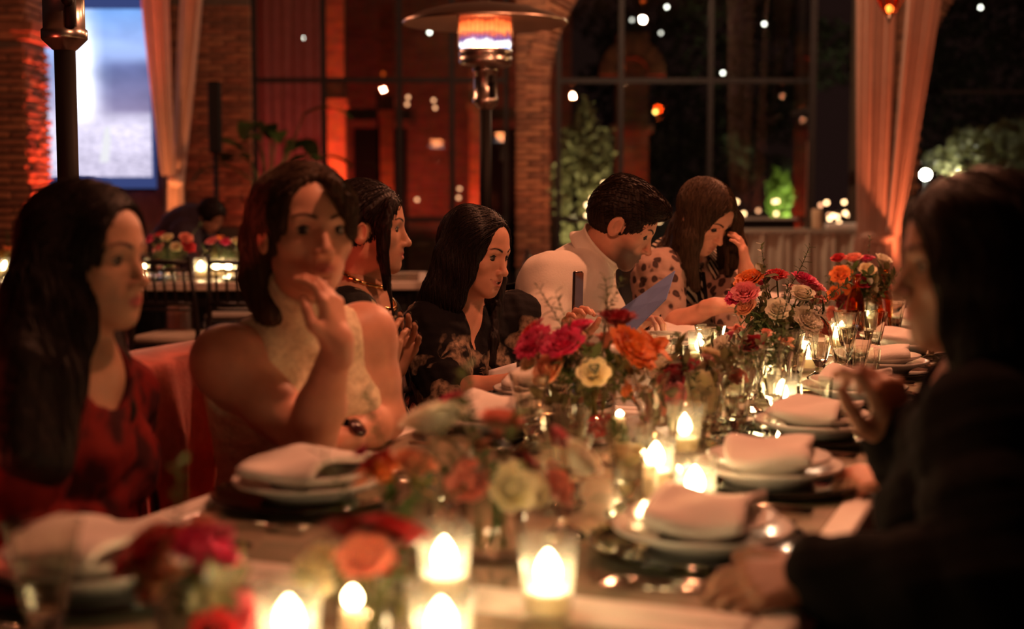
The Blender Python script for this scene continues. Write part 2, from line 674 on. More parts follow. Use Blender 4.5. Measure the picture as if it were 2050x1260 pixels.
# ---- projection screen with a street scene
def screen_mat():
    m, nt, out = nodes_of('projected_street')
    tc = N(nt, 'ShaderNodeTexCoord')
    sx = N(nt, 'ShaderNodeSeparateXYZ')
    nt.links.new(tc.outputs['Generated'], sx.inputs[0])
    sky = ramp(nt, [(0.0, (.55, .50, .64)), (0.30, (.66, .61, .76)), (0.42, (.36, .34, .50)), (0.62, (.22, .27, .48)), (0.8, (.30, .42, .78)), (1.0, (.16, .33, .72))])
    nt.links.new(sx.outputs['Z'], sky.inputs[0])
    # buildings either side, bright sky gap and lit road
    nz = N(nt, 'ShaderNodeTexNoise', i_Scale=5.0, i_Detail=3.0)
    nt.links.new(tc.outputs['Generated'], nz.inputs['Vector'])
    gap = ramp(nt, [(0.70, (.02, .02, .02)), (0.735, (.2, .2, .2)), (0.755, (1, 1, 1)), (0.79, (1, 1, 1)), (0.82, (.25, .25, .25)), (0.85, (0, 0, 0))])
    nt.links.new(sx.outputs['X'], gap.inputs[0])
    hgt = ramp(nt, [(0.30, (0, 0, 0)), (0.42, (1, 1, 1)), (0.85, (.8, .8, .8)), (0.95, (.3, .3, .3))])
    nt.links.new(sx.outputs['Z'], hgt.inputs[0])
    g2 = N(nt, 'ShaderNodeMix', data_type='RGBA', blend_type='MULTIPLY')
    g2.inputs[0].default_value = 1
    nt.links.new(gap.outputs[0], g2.inputs[6])
    nt.links.new(hgt.outputs[0], g2.inputs[7])
    a1 = N(nt, 'ShaderNodeMix', data_type='RGBA', blend_type='ADD')
    a1.inputs[0].default_value = 0.9
    nt.links.new(sky.outputs[0], a1.inputs[6])
    nt.links.new(g2.outputs[2], a1.inputs[7])
    # dark house front, upper right, and cobbles below
    hs = ramp(nt, [(0.82, (1, 1, 1)), (0.88, (.55, .52, .62)), (1.0, (.5, .45, .55))])
    nt.links.new(sx.outputs['X'], hs.inputs[0])
    hz = ramp(nt, [(0.36, (0, 0, 0)), (0.40, (1, 1, 1)), (0.66, (1, 1, 1)), (0.72, (0, 0, 0))])
    nt.links.new(sx.outputs['Z'], hz.inputs[0])
    m1 = N(nt, 'ShaderNodeMix', data_type='RGBA', blend_type='MULTIPLY')
    nt.links.new(hz.outputs[0], m1.inputs[0])
    nt.links.new(a1.outputs[2], m1.inputs[6])
    nt.links.new(hs.outputs[0], m1.inputs[7])
    vo = N(nt, 'ShaderNodeTexVoronoi', i_Scale=60.0)
    nt.links.new(tc.outputs['Generated'], vo.inputs['Vector'])
    vr = ramp(nt, [(0.2, (1.15, 1.15, 1.15)), (0.8, (.75, .75, .8))])
    nt.links.new(vo.outputs['Distance'], vr.inputs[0])
    cz = ramp(nt, [(0.28, (.8, .8, .8)), (0.40, (0, 0, 0))])
    nt.links.new(sx.outputs['Z'], cz.inputs[0])
    m2 = N(nt, 'ShaderNodeMix', data_type='RGBA', blend_type='MULTIPLY')
    nt.links.new(cz.outputs[0], m2.inputs[0])
    nt.links.new(m1.outputs[2], m2.inputs[6])
    nt.links.new(vr.outputs[0], m2.inputs[7])
    m3 = N(nt, 'ShaderNodeMix', data_type='RGBA', blend_type='MULTIPLY')
    m3.inputs[0].default_value = 0.45
    nr = ramp(nt, [(0.35, (.5, .5, .55)), (0.6, (1.2, 1.2, 1.2))])
    nt.links.new(nz.outputs['Fac'], nr.inputs[0])
    nt.links.new(m2.outputs[2], m3.inputs[6])
    nt.links.new(nr.outputs[0], m3.inputs[7])
    e = N(nt, 'ShaderNodeEmission', i_Strength=1.0)
    nt.links.new(m3.outputs[2], e.inputs['Color'])
    nt.links.new(e.outputs[0], out.inputs['Surface'])
    return m


SCR_Y = 12.4
sx0, sx1 = -5.75, X_at(317, SCR_Y)
sz0, sz1 = Z_at(380, SCR_Y), Z_at(-12, SCR_Y)
r = empty('projection_screen', ((sx0 + sx1) / 2, SCR_Y, sz0))
tag(r, 'bright projection screen showing a cobbled street in blue light', 'screen')
wd, ht = sx1 - sx0, sz1 - sz0
MB().box((0, .03, ht / 2), (wd, .02, ht)).build('border', emit('screen_border', (.028, .042, .135), 1.0), r, smooth=False)
MB().box((0, .016, .11 + (ht - .235) / 2), (wd - .06, .006, ht - .235)).build('picture', screen_mat(), r, smooth=False)
MB().cyl((-wd / 2, .03, ht + .03), (wd / 2, .03, ht + .03), .035, n=12).build('roller_case', M_BLACK, r)
MB().box((0, .03, 0), (wd, .03, .025)).build('bottom_bar', M_BLACK, r, smooth=False)
# the white dog standing in the projected street is part of the picture
dg = MB()
dg.add([(-.05, 0, 0), (-.03, 0, .14), (.0, 0, .30), (.045, 0, .31), (.05, 0, .18), (.03, 0, 0)], [(0, 5, 4, 3, 2, 1)])
dgo = dg.build('picture_highlight', emit('screen_white', (.95, .95, 1.0), .65), r, smooth=False)
dgo.location = (X_at(218, SCR_Y) - (sx0 + sx1) / 2, .012, Z_at(325, SCR_Y) - sz0)


# ---- curtains
def curtain_panel(top, bot, Y, y_top, y_bot, folds, amp, ease=1.0, depth=0.0):
    """cloth between two pixel spans; folds run from rail to tie"""
    zt, zb = Z_at(y_top, Y), Z_at(y_bot, Y)
    a0, a1 = X_at(top[0], Y), X_at(top[1], Y)
    b0, b1 = X_at(bot[0], Y), X_at(bot[1], Y)
    ph = random.uniform(0, 6)

    def fn(s, t):
        e = t ** ease
        x = (a0 + (a1 - a0) * s) * (1 - e) + (b0 + (b1 - b0) * s) * e
        k = (1 - .45 * e)
        d = amp * k * (math.sin(s * folds * 2 * PI + ph) + .4 * math.sin(s * folds * 4.7 * PI + 1 + t))
        x += amp * .35 * math.cos(s * folds * 2 * PI + ph) * k
        return (x, Y + d + depth * e, zt + (zb - zt) * t)
    return MB().grid(fn, int(folds * 12), 30)


M_CURT = mat('sheer_curtain', (0.62, 0.45, 0.38), 0.85, var=0.05, trans=0.3, sheen=0.2)
r = empty('curtain', (0, 0, 0))
tag(r, 'pale curtain gathered to a tie beside the projection screen', 'curtain')
curtain_panel((286, 352), (331, 357), 11.8, -330, 352, 5, .035, 1.7).build('panel', M_CURT, r)
curtain_panel((392, 447), (346, 374), 11.9, -330, 372, 4, .035, 1.25).build('panel', M_CURT, r)
tp = at(352, 362, 11.85)
MB().lathe([(.05, -.05), (.07, -.02), (.07, .02), (.05, .05)], 14, tp).build('tie_back', M_CURT, r)
curtain_panel((343, 372), (335, 385), 11.85, 372, 830, 5, .03).build('tail', M_CURT, r)

r = empty('curtain', (0, 0, 0))
tag(r, 'tall pinkish curtain lit orange, gathered beside the glass door', 'curtain')
curtain_panel((1698, 1784), (1712, 1770), 11.0, -330, 474, 6, .03, 1.6).build('panel', M_CURT, r)
curtain_panel((1810, 1898), (1770, 1796), 11.05, -330, 478, 5, .03, 1.25).build('panel', M_CURT, r)
tp = at(1752, 476, 11.0)
MB().lathe([(.11, -.04), (.13, -.015), (.13, .015), (.11, .04)], 18, tp).build('tie_back', M_CURT, r)
curtain_panel((1704, 1796), (1690, 1812), 10.97, 474, 706, 7, .04).build('tail', M_CURT, r)


# ---- patio heaters
def flame_mat():
    m, nt, out = nodes_of('gas_flame')
    tc = N(nt, 'ShaderNodeTexCoord')
    sp = N(nt, 'ShaderNodeSeparateXYZ')
    nt.links.new(tc.outputs['Generated'], sp.inputs[0])
    no = N(nt, 'ShaderNodeTexNoise', i_Scale=5.0, i_Detail=2.0)
    nt.links.new(tc.outputs['Generated'], no.inputs['Vector'])
    ad = N(nt, 'ShaderNodeMath', operation='MULTIPLY_ADD')
    ad.inputs[1].default_value = 0.35
    nt.links.new(no.outputs['Fac'], ad.inputs[0])
    nt.links.new(sp.outputs['Z'], ad.inputs[2])
    rp = ramp(nt, [(0.14, (.25, .6, 1.6)), (0.24, (1.9, 1.8, 1.7)), (0.33, (1.5, 1.3, 1.2)), (0.42, (.10, .08, .3)), (0.58, (.35, .07, .06)), (0.72, (1.5, .30, .07)), (0.95, (1.3, .16, .03)), (1.2, (.4, .04, .01))])
    nt.links.new(ad.outputs[0], rp.inputs[0])
    e = N(nt, 'ShaderNodeEmission', i_Strength=1.3)
    nt.links.new(rp.outputs[0], e.inputs['Color'])
    t = N(nt, 'ShaderNodeBsdfTransparent')
    mx = N(nt, 'ShaderNodeMixShader', i_0=0.85)
    nt.links.new(t.outputs[0], mx.inputs[1])
    nt.links.new(e.outputs[0], mx.inputs[2])
    nt.links.new(mx.outputs[0], out.inputs['Surface'])
    return m


M_FLAME = flame_mat()
M_DOME = mat('dull_aluminium', (0.50, 0.40, 0.33), 0.35, 1.0, var=0.06)


def patio_heater(loc, label, energy):
    r = empty('patio_heater', loc)
    r.scale = (1, 1, .985)
    tag(r, label, 'heater', 'tall mushroom patio heaters')
    MB().lathe([(0, 0), (.24, 0), (.25, .03), (.235, .06), (.21, .09), (.20, .74), (.19, .78), (.04, .80)], 28).build('tank_base', M_STEELDARK, r)
    MB().cyl((0, 0, .78), (0, 0, 1.72), .030, n=20).build('pole', M_BLACK, r)
    MB().lathe([(.02, 1.68), (.035, 1.69), (.060, 1.715), (.064, 1.72), (.064, 1.745), (.058, 1.75), (.058, 1.87), (.064, 1.875), (.064, 1.895), (.05, 1.90)], 24).build('control_housing', M_STEEL, r)
    kn = MB().box((.035, -.052, 1.80), (.028, .03, .11), bevel=.006).build('control_panel', M_BLACK, r)
    MB().cyl((.035, -.066, 1.82), (.035, -.085, 1.82), .015, n=12).build('knob', M_BLACK, kn)
    MB().lathe([(.05, 1.895), (.10, 1.90), (.130, 1.908), (.132, 1.945), (.126, 1.95), (.132, 1.955), (.132, 1.985), (.12, 1.99), (.05, 1.992)], 32).build('burner_ring', M_STEEL, r)
    g = MB()
    for k in range(36):
        a = 2 * PI * k / 36
        g.tube([(.136 * math.cos(a), .136 * math.sin(a), 1.975), (.136 * math.cos(a), .136 * math.sin(a), 2.165)], .0012, 4)
    tag(g.build('guard', M_STEELDARK, r), kind='stuff')
    MB().lathe([(.122, 1.990), (.129, 2.01), (.127, 2.07), (.130, 2.15)], 40).build('flame', M_FLAME, r)
    MB().lathe([(0, 2.16), (.10, 2.155), (.137, 2.16), (.14, 2.175), (.10, 2.185), (.0, 2.19)], 28).build('guard_cap', M_STEELDARK, r)
    MB().lathe([(.405, 2.112), (.412, 2.12), (.400, 2.132), (.33, 2.165), (.22, 2.195), (.10, 2.215), (.03, 2.22), (.022, 2.235), (0.0, 2.237)], 48).build('reflector', M_DOME, r)
    MB().lathe([(.405, 2.112), (.33, 2.155), (.22, 2.185), (.10, 2.205), (.0, 2.21)], 48).build('reflector_underside', M_DOME, r)
    new_light('heater_glow', 'POINT', Vector(loc) + Vector((0, 0, 2.07)), energy, (1, .30, .10), .10)
    return r


p = at(972, 400, 7.15)
patio_heater((p.x, 7.15, 0), 'lit steel patio heater with flame, standing before the middle brick pier', 70)
p = at(135, 300, 4.1)
patio_heater((p.x, 4.1, 0), 'dark patio heater post standing in front of the projection screen', 42)


# ---- column loudspeaker on a stand
p = at(432, 300, 11.3)
r = empty('column_speaker', (p.x, 11.3, 0))
tag(r, 'slim black column loudspeaker on a pole beside the left curtain', 'loudspeaker')
zb, zt = Z_at(308, 11.3), Z_at(163, 11.3)
MB().box((0, 0, (zb + zt) / 2), (.092, .10, zt - zb), bevel=.01).build('cabinet', M_BLACK, r, smooth=False)
MB().box((0, -.052, (zb + zt) / 2), (.078, .006, zt - zb - .03)).build('grille', mat('grille', (.006, .006, .007), .8), r, smooth=False)
MB().cyl((0, 0, .42), (0, 0, zb), .018, n=12).build('pole', M_BLACK, r)
MB().box((0, 0, .21), (.34, .42, .42), bevel=.015).build('subwoofer', M_BLACK, r, smooth=False)


# ---- hanging lantern
p = at(1780, 40, 8.0)
r = empty('pendant_lantern', (p.x, 8.0, p.z))
tag(r, 'amber ribbed pendant lantern hanging before the pink curtain', 'lantern')
body = [(.004, .02), (.022, .03), (.05, .07), (.072, .12), (.085, .19), (.082, .27), (.06, .34), (.025, .40), (.012, .42)]
MB().lathe(body, 20).build('glass', thin_glass('amber_lantern_glass', (.9, .28, .10), .1, 1.45), r)
for k in range(8):
    a = 2 * PI * k / 8
    MB().tube([((rr + .002) * math.cos(a), (rr + .002) * math.sin(a), z) for rr, z in body], .0032, 5).build('rib', M_STEELDARK, r)
MB().lathe([(.001, -.02), (.006, -.012), (.008, .0), (.02, .02), (.006, .03)], 12).build('finial', M_STEELDARK, r)
sphere_mb((0, 0, .06), .022, 12, 8).build('bulb', emit('lantern_bulb', (1, .42, .14), 6), r)
MB().cyl((0, 0, .42), (0, 0, 4.6 - p.z), .004, n=6).build('chain', M_STEELDARK, r)
new_light('lantern_light', 'POINT', (p.x, 7.85, p.z + .2), 10, WARM, .06)


# ---- outdoor bar with skirted cloth
r = empty('bar_counter', (0, 0, 0))
tag(r, 'bar counter with a pale pleated cloth skirt beside the glass door', 'bar counter')
BY = 12.7
bx0, bx1 = X_at(1440, BY), X_at(1712, BY)
bz = Z_at(466, BY)
m = MB()
m.grid(lambda s, t: (bx0 + (bx1 - bx0) * s, BY + .03 * math.sin(s * 95) * (.3 + .7 * t) + .02 * math.sin(s * 37), bz * (1 - t) + .01), 240, 6)
m.build('skirt', mat('bar_cloth', (.50, .44, .36), .85, var=.08, trans=.15), r)
MB().box(((bx0 + bx1) / 2, BY + .3, bz + .01), (bx1 - bx0 + .04, .66, .03)).build('top', mat('bar_top', (.30, .26, .22), .5), r, smooth=False)
MB().box(((bx0 + bx1) / 2 - .2, BY + .55, bz + .065), (bx1 - bx0 - .5, .04, .08)).build('back_shelf', M_BLACK, r, smooth=False)
MB().box(((bx0 + bx1) / 2 - .2, BY + .5, bz + .115), (bx1 - bx0 - .5, .16, .022)).build('shelf_top', mat('bar_shelf', (.26, .24, .23), .5), r, smooth=False)
p = at(1637, 466, BY + .15)
o = MB().lathe([(.0, .001), (.045, .001), (.05, .02), (.05, .17), (.046, .18), (.043, .17), (.043, .03), (0, .03)], 16).build('paper_cup_stack', mat('kraft', (.5, .36, .24), .8), None)
o.location = (p.x, BY + .2, bz + .026)
tag(o, 'beige cylinder standing on the bar counter', 'container')
o = MB().box((0, 0, .028), (.27, .2, .055), bevel=.01).build('tray', mat('pale_tray', (.62, .60, .58), .4), None, smooth=False)
p = at(1684, 476, BY + .1)
o.location = (p.x, BY + .15, bz + .026)
tag(o, 'low pale tray lying on the bar counter', 'tray')


# ---- garden beyond the glass
def leaf_cloud(name, label, c, rad, n, size, m, cat='shrub', group=None, trunk=False):
    r = empty(name, (c[0], c[1], 0))
    tag(r, label, cat, group)
    rg = np.random.default_rng(int(abs(c[0] * 1000 + c[1] * 77)) + n)
    d = rg.normal(size=(n, 3))
    d /= np.linalg.norm(d, axis=1)[:, None]
    rr = rg.uniform(.35, 1, n) ** .5
    lump = 1 + .25 * np.sin(d[:, 0] * 5 + c[0]) * np.cos(d[:, 2] * 6)
    P = d * (rr * lump)[:, None] * np.array(rad) + np.array((0, 0, c[2]))
    a = rg.normal(size=(n, 3)); a /= np.linalg.norm(a, axis=1)[:, None]
    b = np.cross(a, rg.normal(size=(n, 3))); b /= np.linalg.norm(b, axis=1)[:, None]
    L = (size * rg.uniform(.6, 1.3, n))[:, None]
    V = np.stack([P - a * L, P + b * L * .38, P + a * L, P - b * L * .38], 1).reshape(-1, 3)
    V[:, 2] = np.maximum(V[:, 2], 0.02)
    Q = np.arange(4 * n).reshape(-1, 4)
    o = link('foliage', np_mesh('foliage', V, Q, smooth=False), r, m)
    o['kind'] = 'stuff'
    st = MB()
    h = max(.1, c[2] - rad[2] * .5)
    st.tube([(0, 0, 0), (.02, 0, h * .6), (0, .02, h + rad[2] * .5)], [.05 + .02 * rad[0], .04, .015], 7)
    for k in range(5):
        t = rg.uniform(-1, 1, 3) * np.array(rad) * .6
        st.tube([(0, 0, h * .7), (t[0] * .5, t[1] * .5, c[2] + t[2] * .3), (t[0], t[1], c[2] + t[2])], [.03, .018, .006], 5)
    st.build('stem', mat('bark', (.07, .05, .035), .9), r)
    return r


M_SHRUB = mat('shrub_leaf', (0.24, 0.23, 0.11), 0.6, var=0.35, scale=4)
M_LIME = mat('lime_leaf', (0.24, 0.36, 0.06), 0.6, var=0.3, scale=4)
M_TREE = mat('tree_leaf', (0.05, 0.055, 0.03), 0.7, var=0.4, scale=2)


def pxc(px, py, Y):
    q = at(px, py, Y)
    return (q.x, q.y, q.z)


leaf_cloud('shrub', 'tall pale green shrub behind the glass beside the middle brick pier', pxc(1165, 370, 16.5), (.36, .4, .85), 2600, .05, M_SHRUB)
leaf_cloud('shrub', 'small bright lime shrub beyond the glass, above the bar', pxc(1562, 392, 21.5), (.22, .3, .42), 1200, .04, M_LIME)
leaf_cloud('shrub', 'broad olive shrub in the garden by the floodlight', pxc(2000, 320, 18.5), (.9, .6, .5), 2600, .06, M_SHRUB)
leaf_cloud('shrub', 'low dark shrub standing behind the golden string lights', pxc(1400, 330, 23), (1.3, .6, .6), 2600, .07, M_TREE)
leaf_cloud('tree', 'dark tree whose crown fills the glass above the string lights', pxc(1420, 110, 25), (2.6, 1.5, 1.9), 6000, .10, M_TREE, 'tree')
leaf_cloud('tree', 'dark tree beyond the window right of the curtain', pxc(2010, 160, 24), (1.7, 1.2, 1.6), 4000, .10, M_TREE, 'tree')
r = empty('arcade_backdrop', (-2.9, 21.8, 0))  # backdrop put in for the dark red tone of the panes
tag(r, 'dim red brick backdrop wall added behind the columns beyond the left window', 'building')
MB().box((0, .15, 2.6), (7.6, .3, 5.2)).build('wall', M_FARBRICK, r, smooth=False)
for k_ in range(4):
    MB().box((-2.7 + k_ * 1.8, -.02, 1.1), (.8, .06, 2.2)).build('doorway', M_BLACK, r, smooth=False)
    MB().box((-2.7 + k_ * 1.8, -.06, 2.25), (1.0, .1, .12)).build('lintel', M_FARBRICK, r, smooth=False)

# low garden wall that carries the string lights
tag(MB().box((5.0, 22.6, .45), (12, .3, .9)).build('garden_wall', mat('stone_wall', (.10, .09, .08), .9, var=.3, bump=.4), smooth=False), 'low dark stone wall at the back of the garden', 'wall')


# brick arcade columns, lit red
def arcade_column(px, Y, wpx, label, energy, top=3.6, lean=0, side=0.18):
    c = at(px, 378, Y)
    wm = wpx / F_PX * Y
    r = empty('brick_column', (c.x, Y, 0))
    tag(r, label, 'column', 'red-lit brick columns beyond the glass')
    MB().box((0, 0, top / 2), (wm, wm, top)).build('shaft', M_FARBRICK, r, smooth=False)
    MB().box((0, 0, .12), (wm * 1.35, wm * 1.35, .24)).build('base', M_FARBRICK, r, smooth=False)
    MB().box((0, 0, top * .62), (wm * 1.3, wm * 1.3, .09)).build('impost', M_FARBRICK, r, smooth=False)
    uplight((c.x + side, Y - .42, 0), (c.x, Y - wm / 2, 2.2), energy * .6, RED, label.replace('brick column', 'floor spotlight at the brick column').split(',')[0], 42)
    return r


arcade_column(676, 16.2, 34, 'glowing red brick column, brightest of those beyond the left window', 3200)
arcade_column(776, 18.5, 26, 'dim red brick column seen through the window behind the seated diners', 420, side=-.2)
arcade_column(953, 17.0, 26, 'narrow orange-red brick column right beside the steel heater pole', 700, side=-.25)
col4 = arcade_column(1262, 19.5, 64, 'broad dull red brick column in the dark garden', 260, top=3.35)
# arch joining onto the broad column, outside
ac = at(1262, 150, 19.5) - Vector(col4.location)
for i in range(17):
    a = PI * i / 16
    m = MB().box((0, 0, 0), (.24, .3, .062))
    R = Matrix.Rotation(-a, 3, 'Y')
    m.v = [tuple(R @ Vector(p) + Vector((ac.x + .32 * math.cos(a), -.25, ac.z + .32 * math.sin(a)))) for p in m.v]
    m.build('brick', M_BRICKS[i % 3], col4, smooth=False)

uplight((-2.4, 20.3, 0), (-2.2, 21.7, 2.2), 90, (1, .10, .06), 'added floor spotlight before the dim red backdrop wall', 95)  # extra red spots added to light the backdrop
uplight((-.9, 20.3, 0), (-.9, 21.7, 2.4), 60, (1, .10, .06), 'added floor spotlight at the right end of the red backdrop wall', 95)

# red-lit slats added behind the upper left window for a curtain reflection
r = empty('reflection_slats', (0, 0, 0))
tag(r, 'dull red slats standing in for a reflection in the upper left panes', 'screen')
for k in range(7):
    px = 520 + k * 21
    q = X_at(px, 15.6)
    MB().box((q, 15.6, 2.1), (.095, .03, 4.2)).build('slat', mat('reflection_slat', (.30, .12, .12), .8), r, smooth=False)
uplight((X_at(585, 15.6), 14.8, 0), (X_at(585, 15.6), 15.6, 3.0), 110, (1, .12, .10), 'added floor spotlight below the reflection slats', 60)  # lamp added to redden the slats

# garden spotlights that make the shrubs glow
new_light('garden_spot', 'SPOT', (X_at(1165, 16), 15.3, .15), 130, (1, .80, .42), .05, pxc(1165, 360, 16.5), 60)
new_light('garden_spot', 'SPOT', (X_at(1562, 20.9), 20.6, .3), 130, (.95, 1, .5), .05, pxc(1562, 392, 21.5), 40)
fl = at(1853, 350, 19.0)
r = empty('floodlight', (fl.x, 19.0, 0))
tag(r, 'dazzling white garden floodlight on a post right of the curtain', 'floodlight')
MB().cyl((0, 0, 0), (0, 0, fl.z - .05), .02, n=10).build('post', M_BLACK, r)
MB().lathe([(0, 0), (.07, .0), (.075, .06), (.0, .08)], 16, (0, .08, fl.z - .04)).build('housing', M_BLACK, r)
sphere_mb((0, 0, fl.z), .062, 14, 8).build('lamp', emit('floodlight_lamp', (1, .96, .8), 90), r)
new_light('floodlight_beam', 'POINT', (fl.x + .3, 18.6, fl.z), 40, (1, .95, .7), .06)

# ---- string lights, and bulbs added for glass reflections, one by one
M_GOLD = emit('golden_bulb', (1.0, .56, .26), 7)
M_GOLDDIM = emit('golden_bulb_dim', (1.0, .45, .22), 2.5)
M_COOL = emit('reflection_bulb', (1.0, .97, .85), 9)
M_COOLDIM = emit('reflection_bulb_dim', (.9, .85, .75), 3)
M_YEL = emit('yellow_reflection_bulb', (1.0, .70, .15), 6)
BULB = sphere_mb((0, 0, 0), .026, 10, 6).mesh('bulb')
BULB.materials.append(M_GOLD)
CAPM = MB().lathe([(.004, .02), (.012, .022), (.012, .04), (.002, .045)], 8).mesh('socket')
CAPM.materials.append(M_BLACK)


def bulb(px, py, Y, m, label, group, s=1.0):
    o = link('string_bulb', BULB, None, m)
    o.location = at(px, py, Y)
    o.scale = (s, s, s)
    tag(o, label, 'light bulb', group)
    c = link('socket', CAPM, o)
    return o


gold = [(1176, 411, 1), (1186, 398, 1), (1195, 388, 1), (1210, 368, 1), (1176, 432, 1), (1320, 443, 1), (1392, 393, 1), (1475, 404, 1),
        (1489, 428, 1), (1518, 422, 0), (1550, 404, 1), (1556, 403, 1), (1554, 428, 1), (1623, 431, 1), (1639, 428, 1), (1655, 406, 1),
        (1643, 411, 0), (1690, 405, 1), (1661, 438, 1), (1668, 432, 1), (1676, 434, 1), (1680, 447, 1), (1692, 427, 1), (1699, 431, 1),
        (1705, 448, 1), (1702, 422, 0), (1280, 505, 1), (1248, 522, 1), (1660, 431, 0), (1384, 380, 0)]
for x, y, b in gold:
    bulb(x, y, (15.5 if x < 1300 else 20.2) + random.uniform(-.5, .2), M_GOLD if b else M_GOLDDIM, 'golden string-light bulb beyond the glass behind the bar', 'golden string lights in the garden')
white = [(1335, 14, 1), (1265, 40, 0), (1422, 72, 1), (1530, 48, 1), (1447, 146, 1), (1323, 66, 0), (1963, 15, 1), (610, 76, 1), (590, 23, 0), (860, 65, 1)]  # bulbs added where the window glass mirrors lights
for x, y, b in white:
    bulb(x, y, 20.5 + random.uniform(-.5, .5), M_COOL if b else M_COOLDIM, 'white bulb beyond the glass standing in for a reflection', 'white reflection bulbs beyond the glass', .8)
amber = [(817, 195), (815, 209), (868, 201), (871, 216), (1312, 224), (920, 378), (918, 396), (835, 400), (944, 413)]  # upper pairs and the yellow one stand in for glass reflections
for x, y in amber:
    bulb(x, y, 20.0 + random.uniform(-.5, .5), M_GOLDDIM if x < 1000 else M_YEL, 'dim amber bulb beyond the panes, in a run partly added for reflections', 'amber bulbs and added reflection dots', .9)
# the wires that carry them, each run strung between two thin posts
def wire_run(pts, label, Y, ends):
    r = empty('light_wire', (0, 0, 0))
    tag(r, label, 'wire')
    pts = sorted(pts, key=lambda q: q.x)
    P0, P1_ = Vector((ends[0], Y, pts[0].z + .15)), Vector((ends[1], Y, pts[-1].z + .15))
    MB().tube([P0] + [q + Vector((0, 0, .042)) for q in pts] + [P1_], .003, 4).build('cable', M_BLACK, r)
    for e in (P0, P1_):
        MB().cyl((e.x, e.y, 0), (e.x, e.y, e.z + .03), .02, n=8).build('post', M_BLACK, r)


RUNS = {}
for o_ in bpy.data.objects:
    if o_.name.startswith('string_bulb'):
        RUNS.setdefault(o_['group'], []).append(Vector(o_.location))
_g = RUNS['golden string lights in the garden']
wire_run([q for q in _g if q.y < 18], 'thin dark wire joining the golden bulbs before the pale shrub', 15.5, (X_at(1150, 15.5), X_at(1300, 15.5)))
wire_run([q for q in _g if q.y > 18], 'thin dark wire zigzagging through the golden garden bulbs', 20.2, (X_at(1370, 20.2), X_at(1760, 20.2)))
wire_run(RUNS['white reflection bulbs beyond the glass'], 'thin dark wire joining the white reflection bulbs', 20.5, (X_at(480, 20.5), X_at(2100, 20.5)))
wire_run(RUNS['amber bulbs and added reflection dots'], 'thin dark wire joining the dim amber bulbs', 20.0, (X_at(760, 20), X_at(1360, 20)))


# ---- large-leaved plant in a pot
def big_leaf(L, wd, bend):
    def fn(s, t):
        x = (s - .5) * wd * math.sin(PI * min(1, t * .93 + .05)) ** .7
        y = L * t * (1 - .25 * bend * t)
        z = L * (.55 * t - bend * t * t) + abs(s - .5) * .12 * wd
        return (x, y, z)
    return MB().grid(fn, 4, 9)


r = empty('potted_plant', (X_at(545, 12.5), 12.5, 0))
tag(r, 'tall dark large-leaved plant in a terracotta pot before the left window', 'plant')
zt_ = Z_at(392, 12.2)
MB().lathe([(0, 0), (.14, 0), (.17, .1), (.22, zt_ - .08), (.25, zt_ - .06), (.25, zt_), (.21, zt_), (.2, zt_ - .05), (0, zt_ - .05)], 24).build('pot', M_SOIL, r)
for k in range(12):
    a = k * 2.4 + random.uniform(-.3, .3)
    h = random.uniform(.25, .8)
    st = Vector((.05 * math.cos(a), .05 * math.sin(a), zt_ - .06))
    tip = st + Vector((.25 * math.cos(a), .25 * math.sin(a) * .5, h))
    s = MB().tube([st, st.lerp(tip, .5) + Vector((0, 0, .06)), tip], [.012, .009, .006], 6).build('stalk', M_STEM, r)
    m = big_leaf(random.uniform(.4, .65), random.uniform(.16, .24), random.uniform(.3, .9))
    R = Matrix.Rotation(a - PI / 2, 3, 'Z')
    m.v = [tuple(R @ Vector(q) + tip) for q in m.v]
    m.build('leaf', M_LEAF[0], r)
# ================================================================== tables, chairs and everything laid on them
def mosaic_mat():
    m, nt, out = nodes_of('mosaic_top')
    b = N(nt, 'ShaderNodeBsdfPrincipled', i_Roughness=0.22)
    tc = N(nt, 'ShaderNodeTexCoord')
    vo = N(nt, 'ShaderNodeTexVoronoi', i_Scale=16.0)
    nt.links.new(tc.outputs['Object'], vo.inputs['Vector'])
    rp = ramp(nt, [(0.0, (.20, .15, .10)), (0.35, (.36, .29, .21)), (0.6, (.25, .23, .16)), (0.85, (.42, .34, .25)), (1.0, (.14, .11, .08))])
    nt.links.new(vo.outputs['Color'], rp.inputs[0])
    nt.links.new(rp.outputs[0], b.inputs['Base Color'])
    ed = N(nt, 'ShaderNodeTexVoronoi', i_Scale=16.0, feature='DISTANCE_TO_EDGE')
    nt.links.new(tc.outputs['Object'], ed.inputs['Vector'])
    bp = N(nt, 'ShaderNodeBump', i_Strength=0.25, i_Distance=0.004)
    nt.links.new(ed.outputs['Distance'], bp.inputs['Height'])
    nt.links.new(bp.outputs['Normal'], b.inputs['Normal'])
    nt.links.new(b.outputs[0], out.inputs['Surface'])
    return m


M_MOSAIC = mosaic_mat()
ROT_T = -THETA            # table long axis (local y) points along v


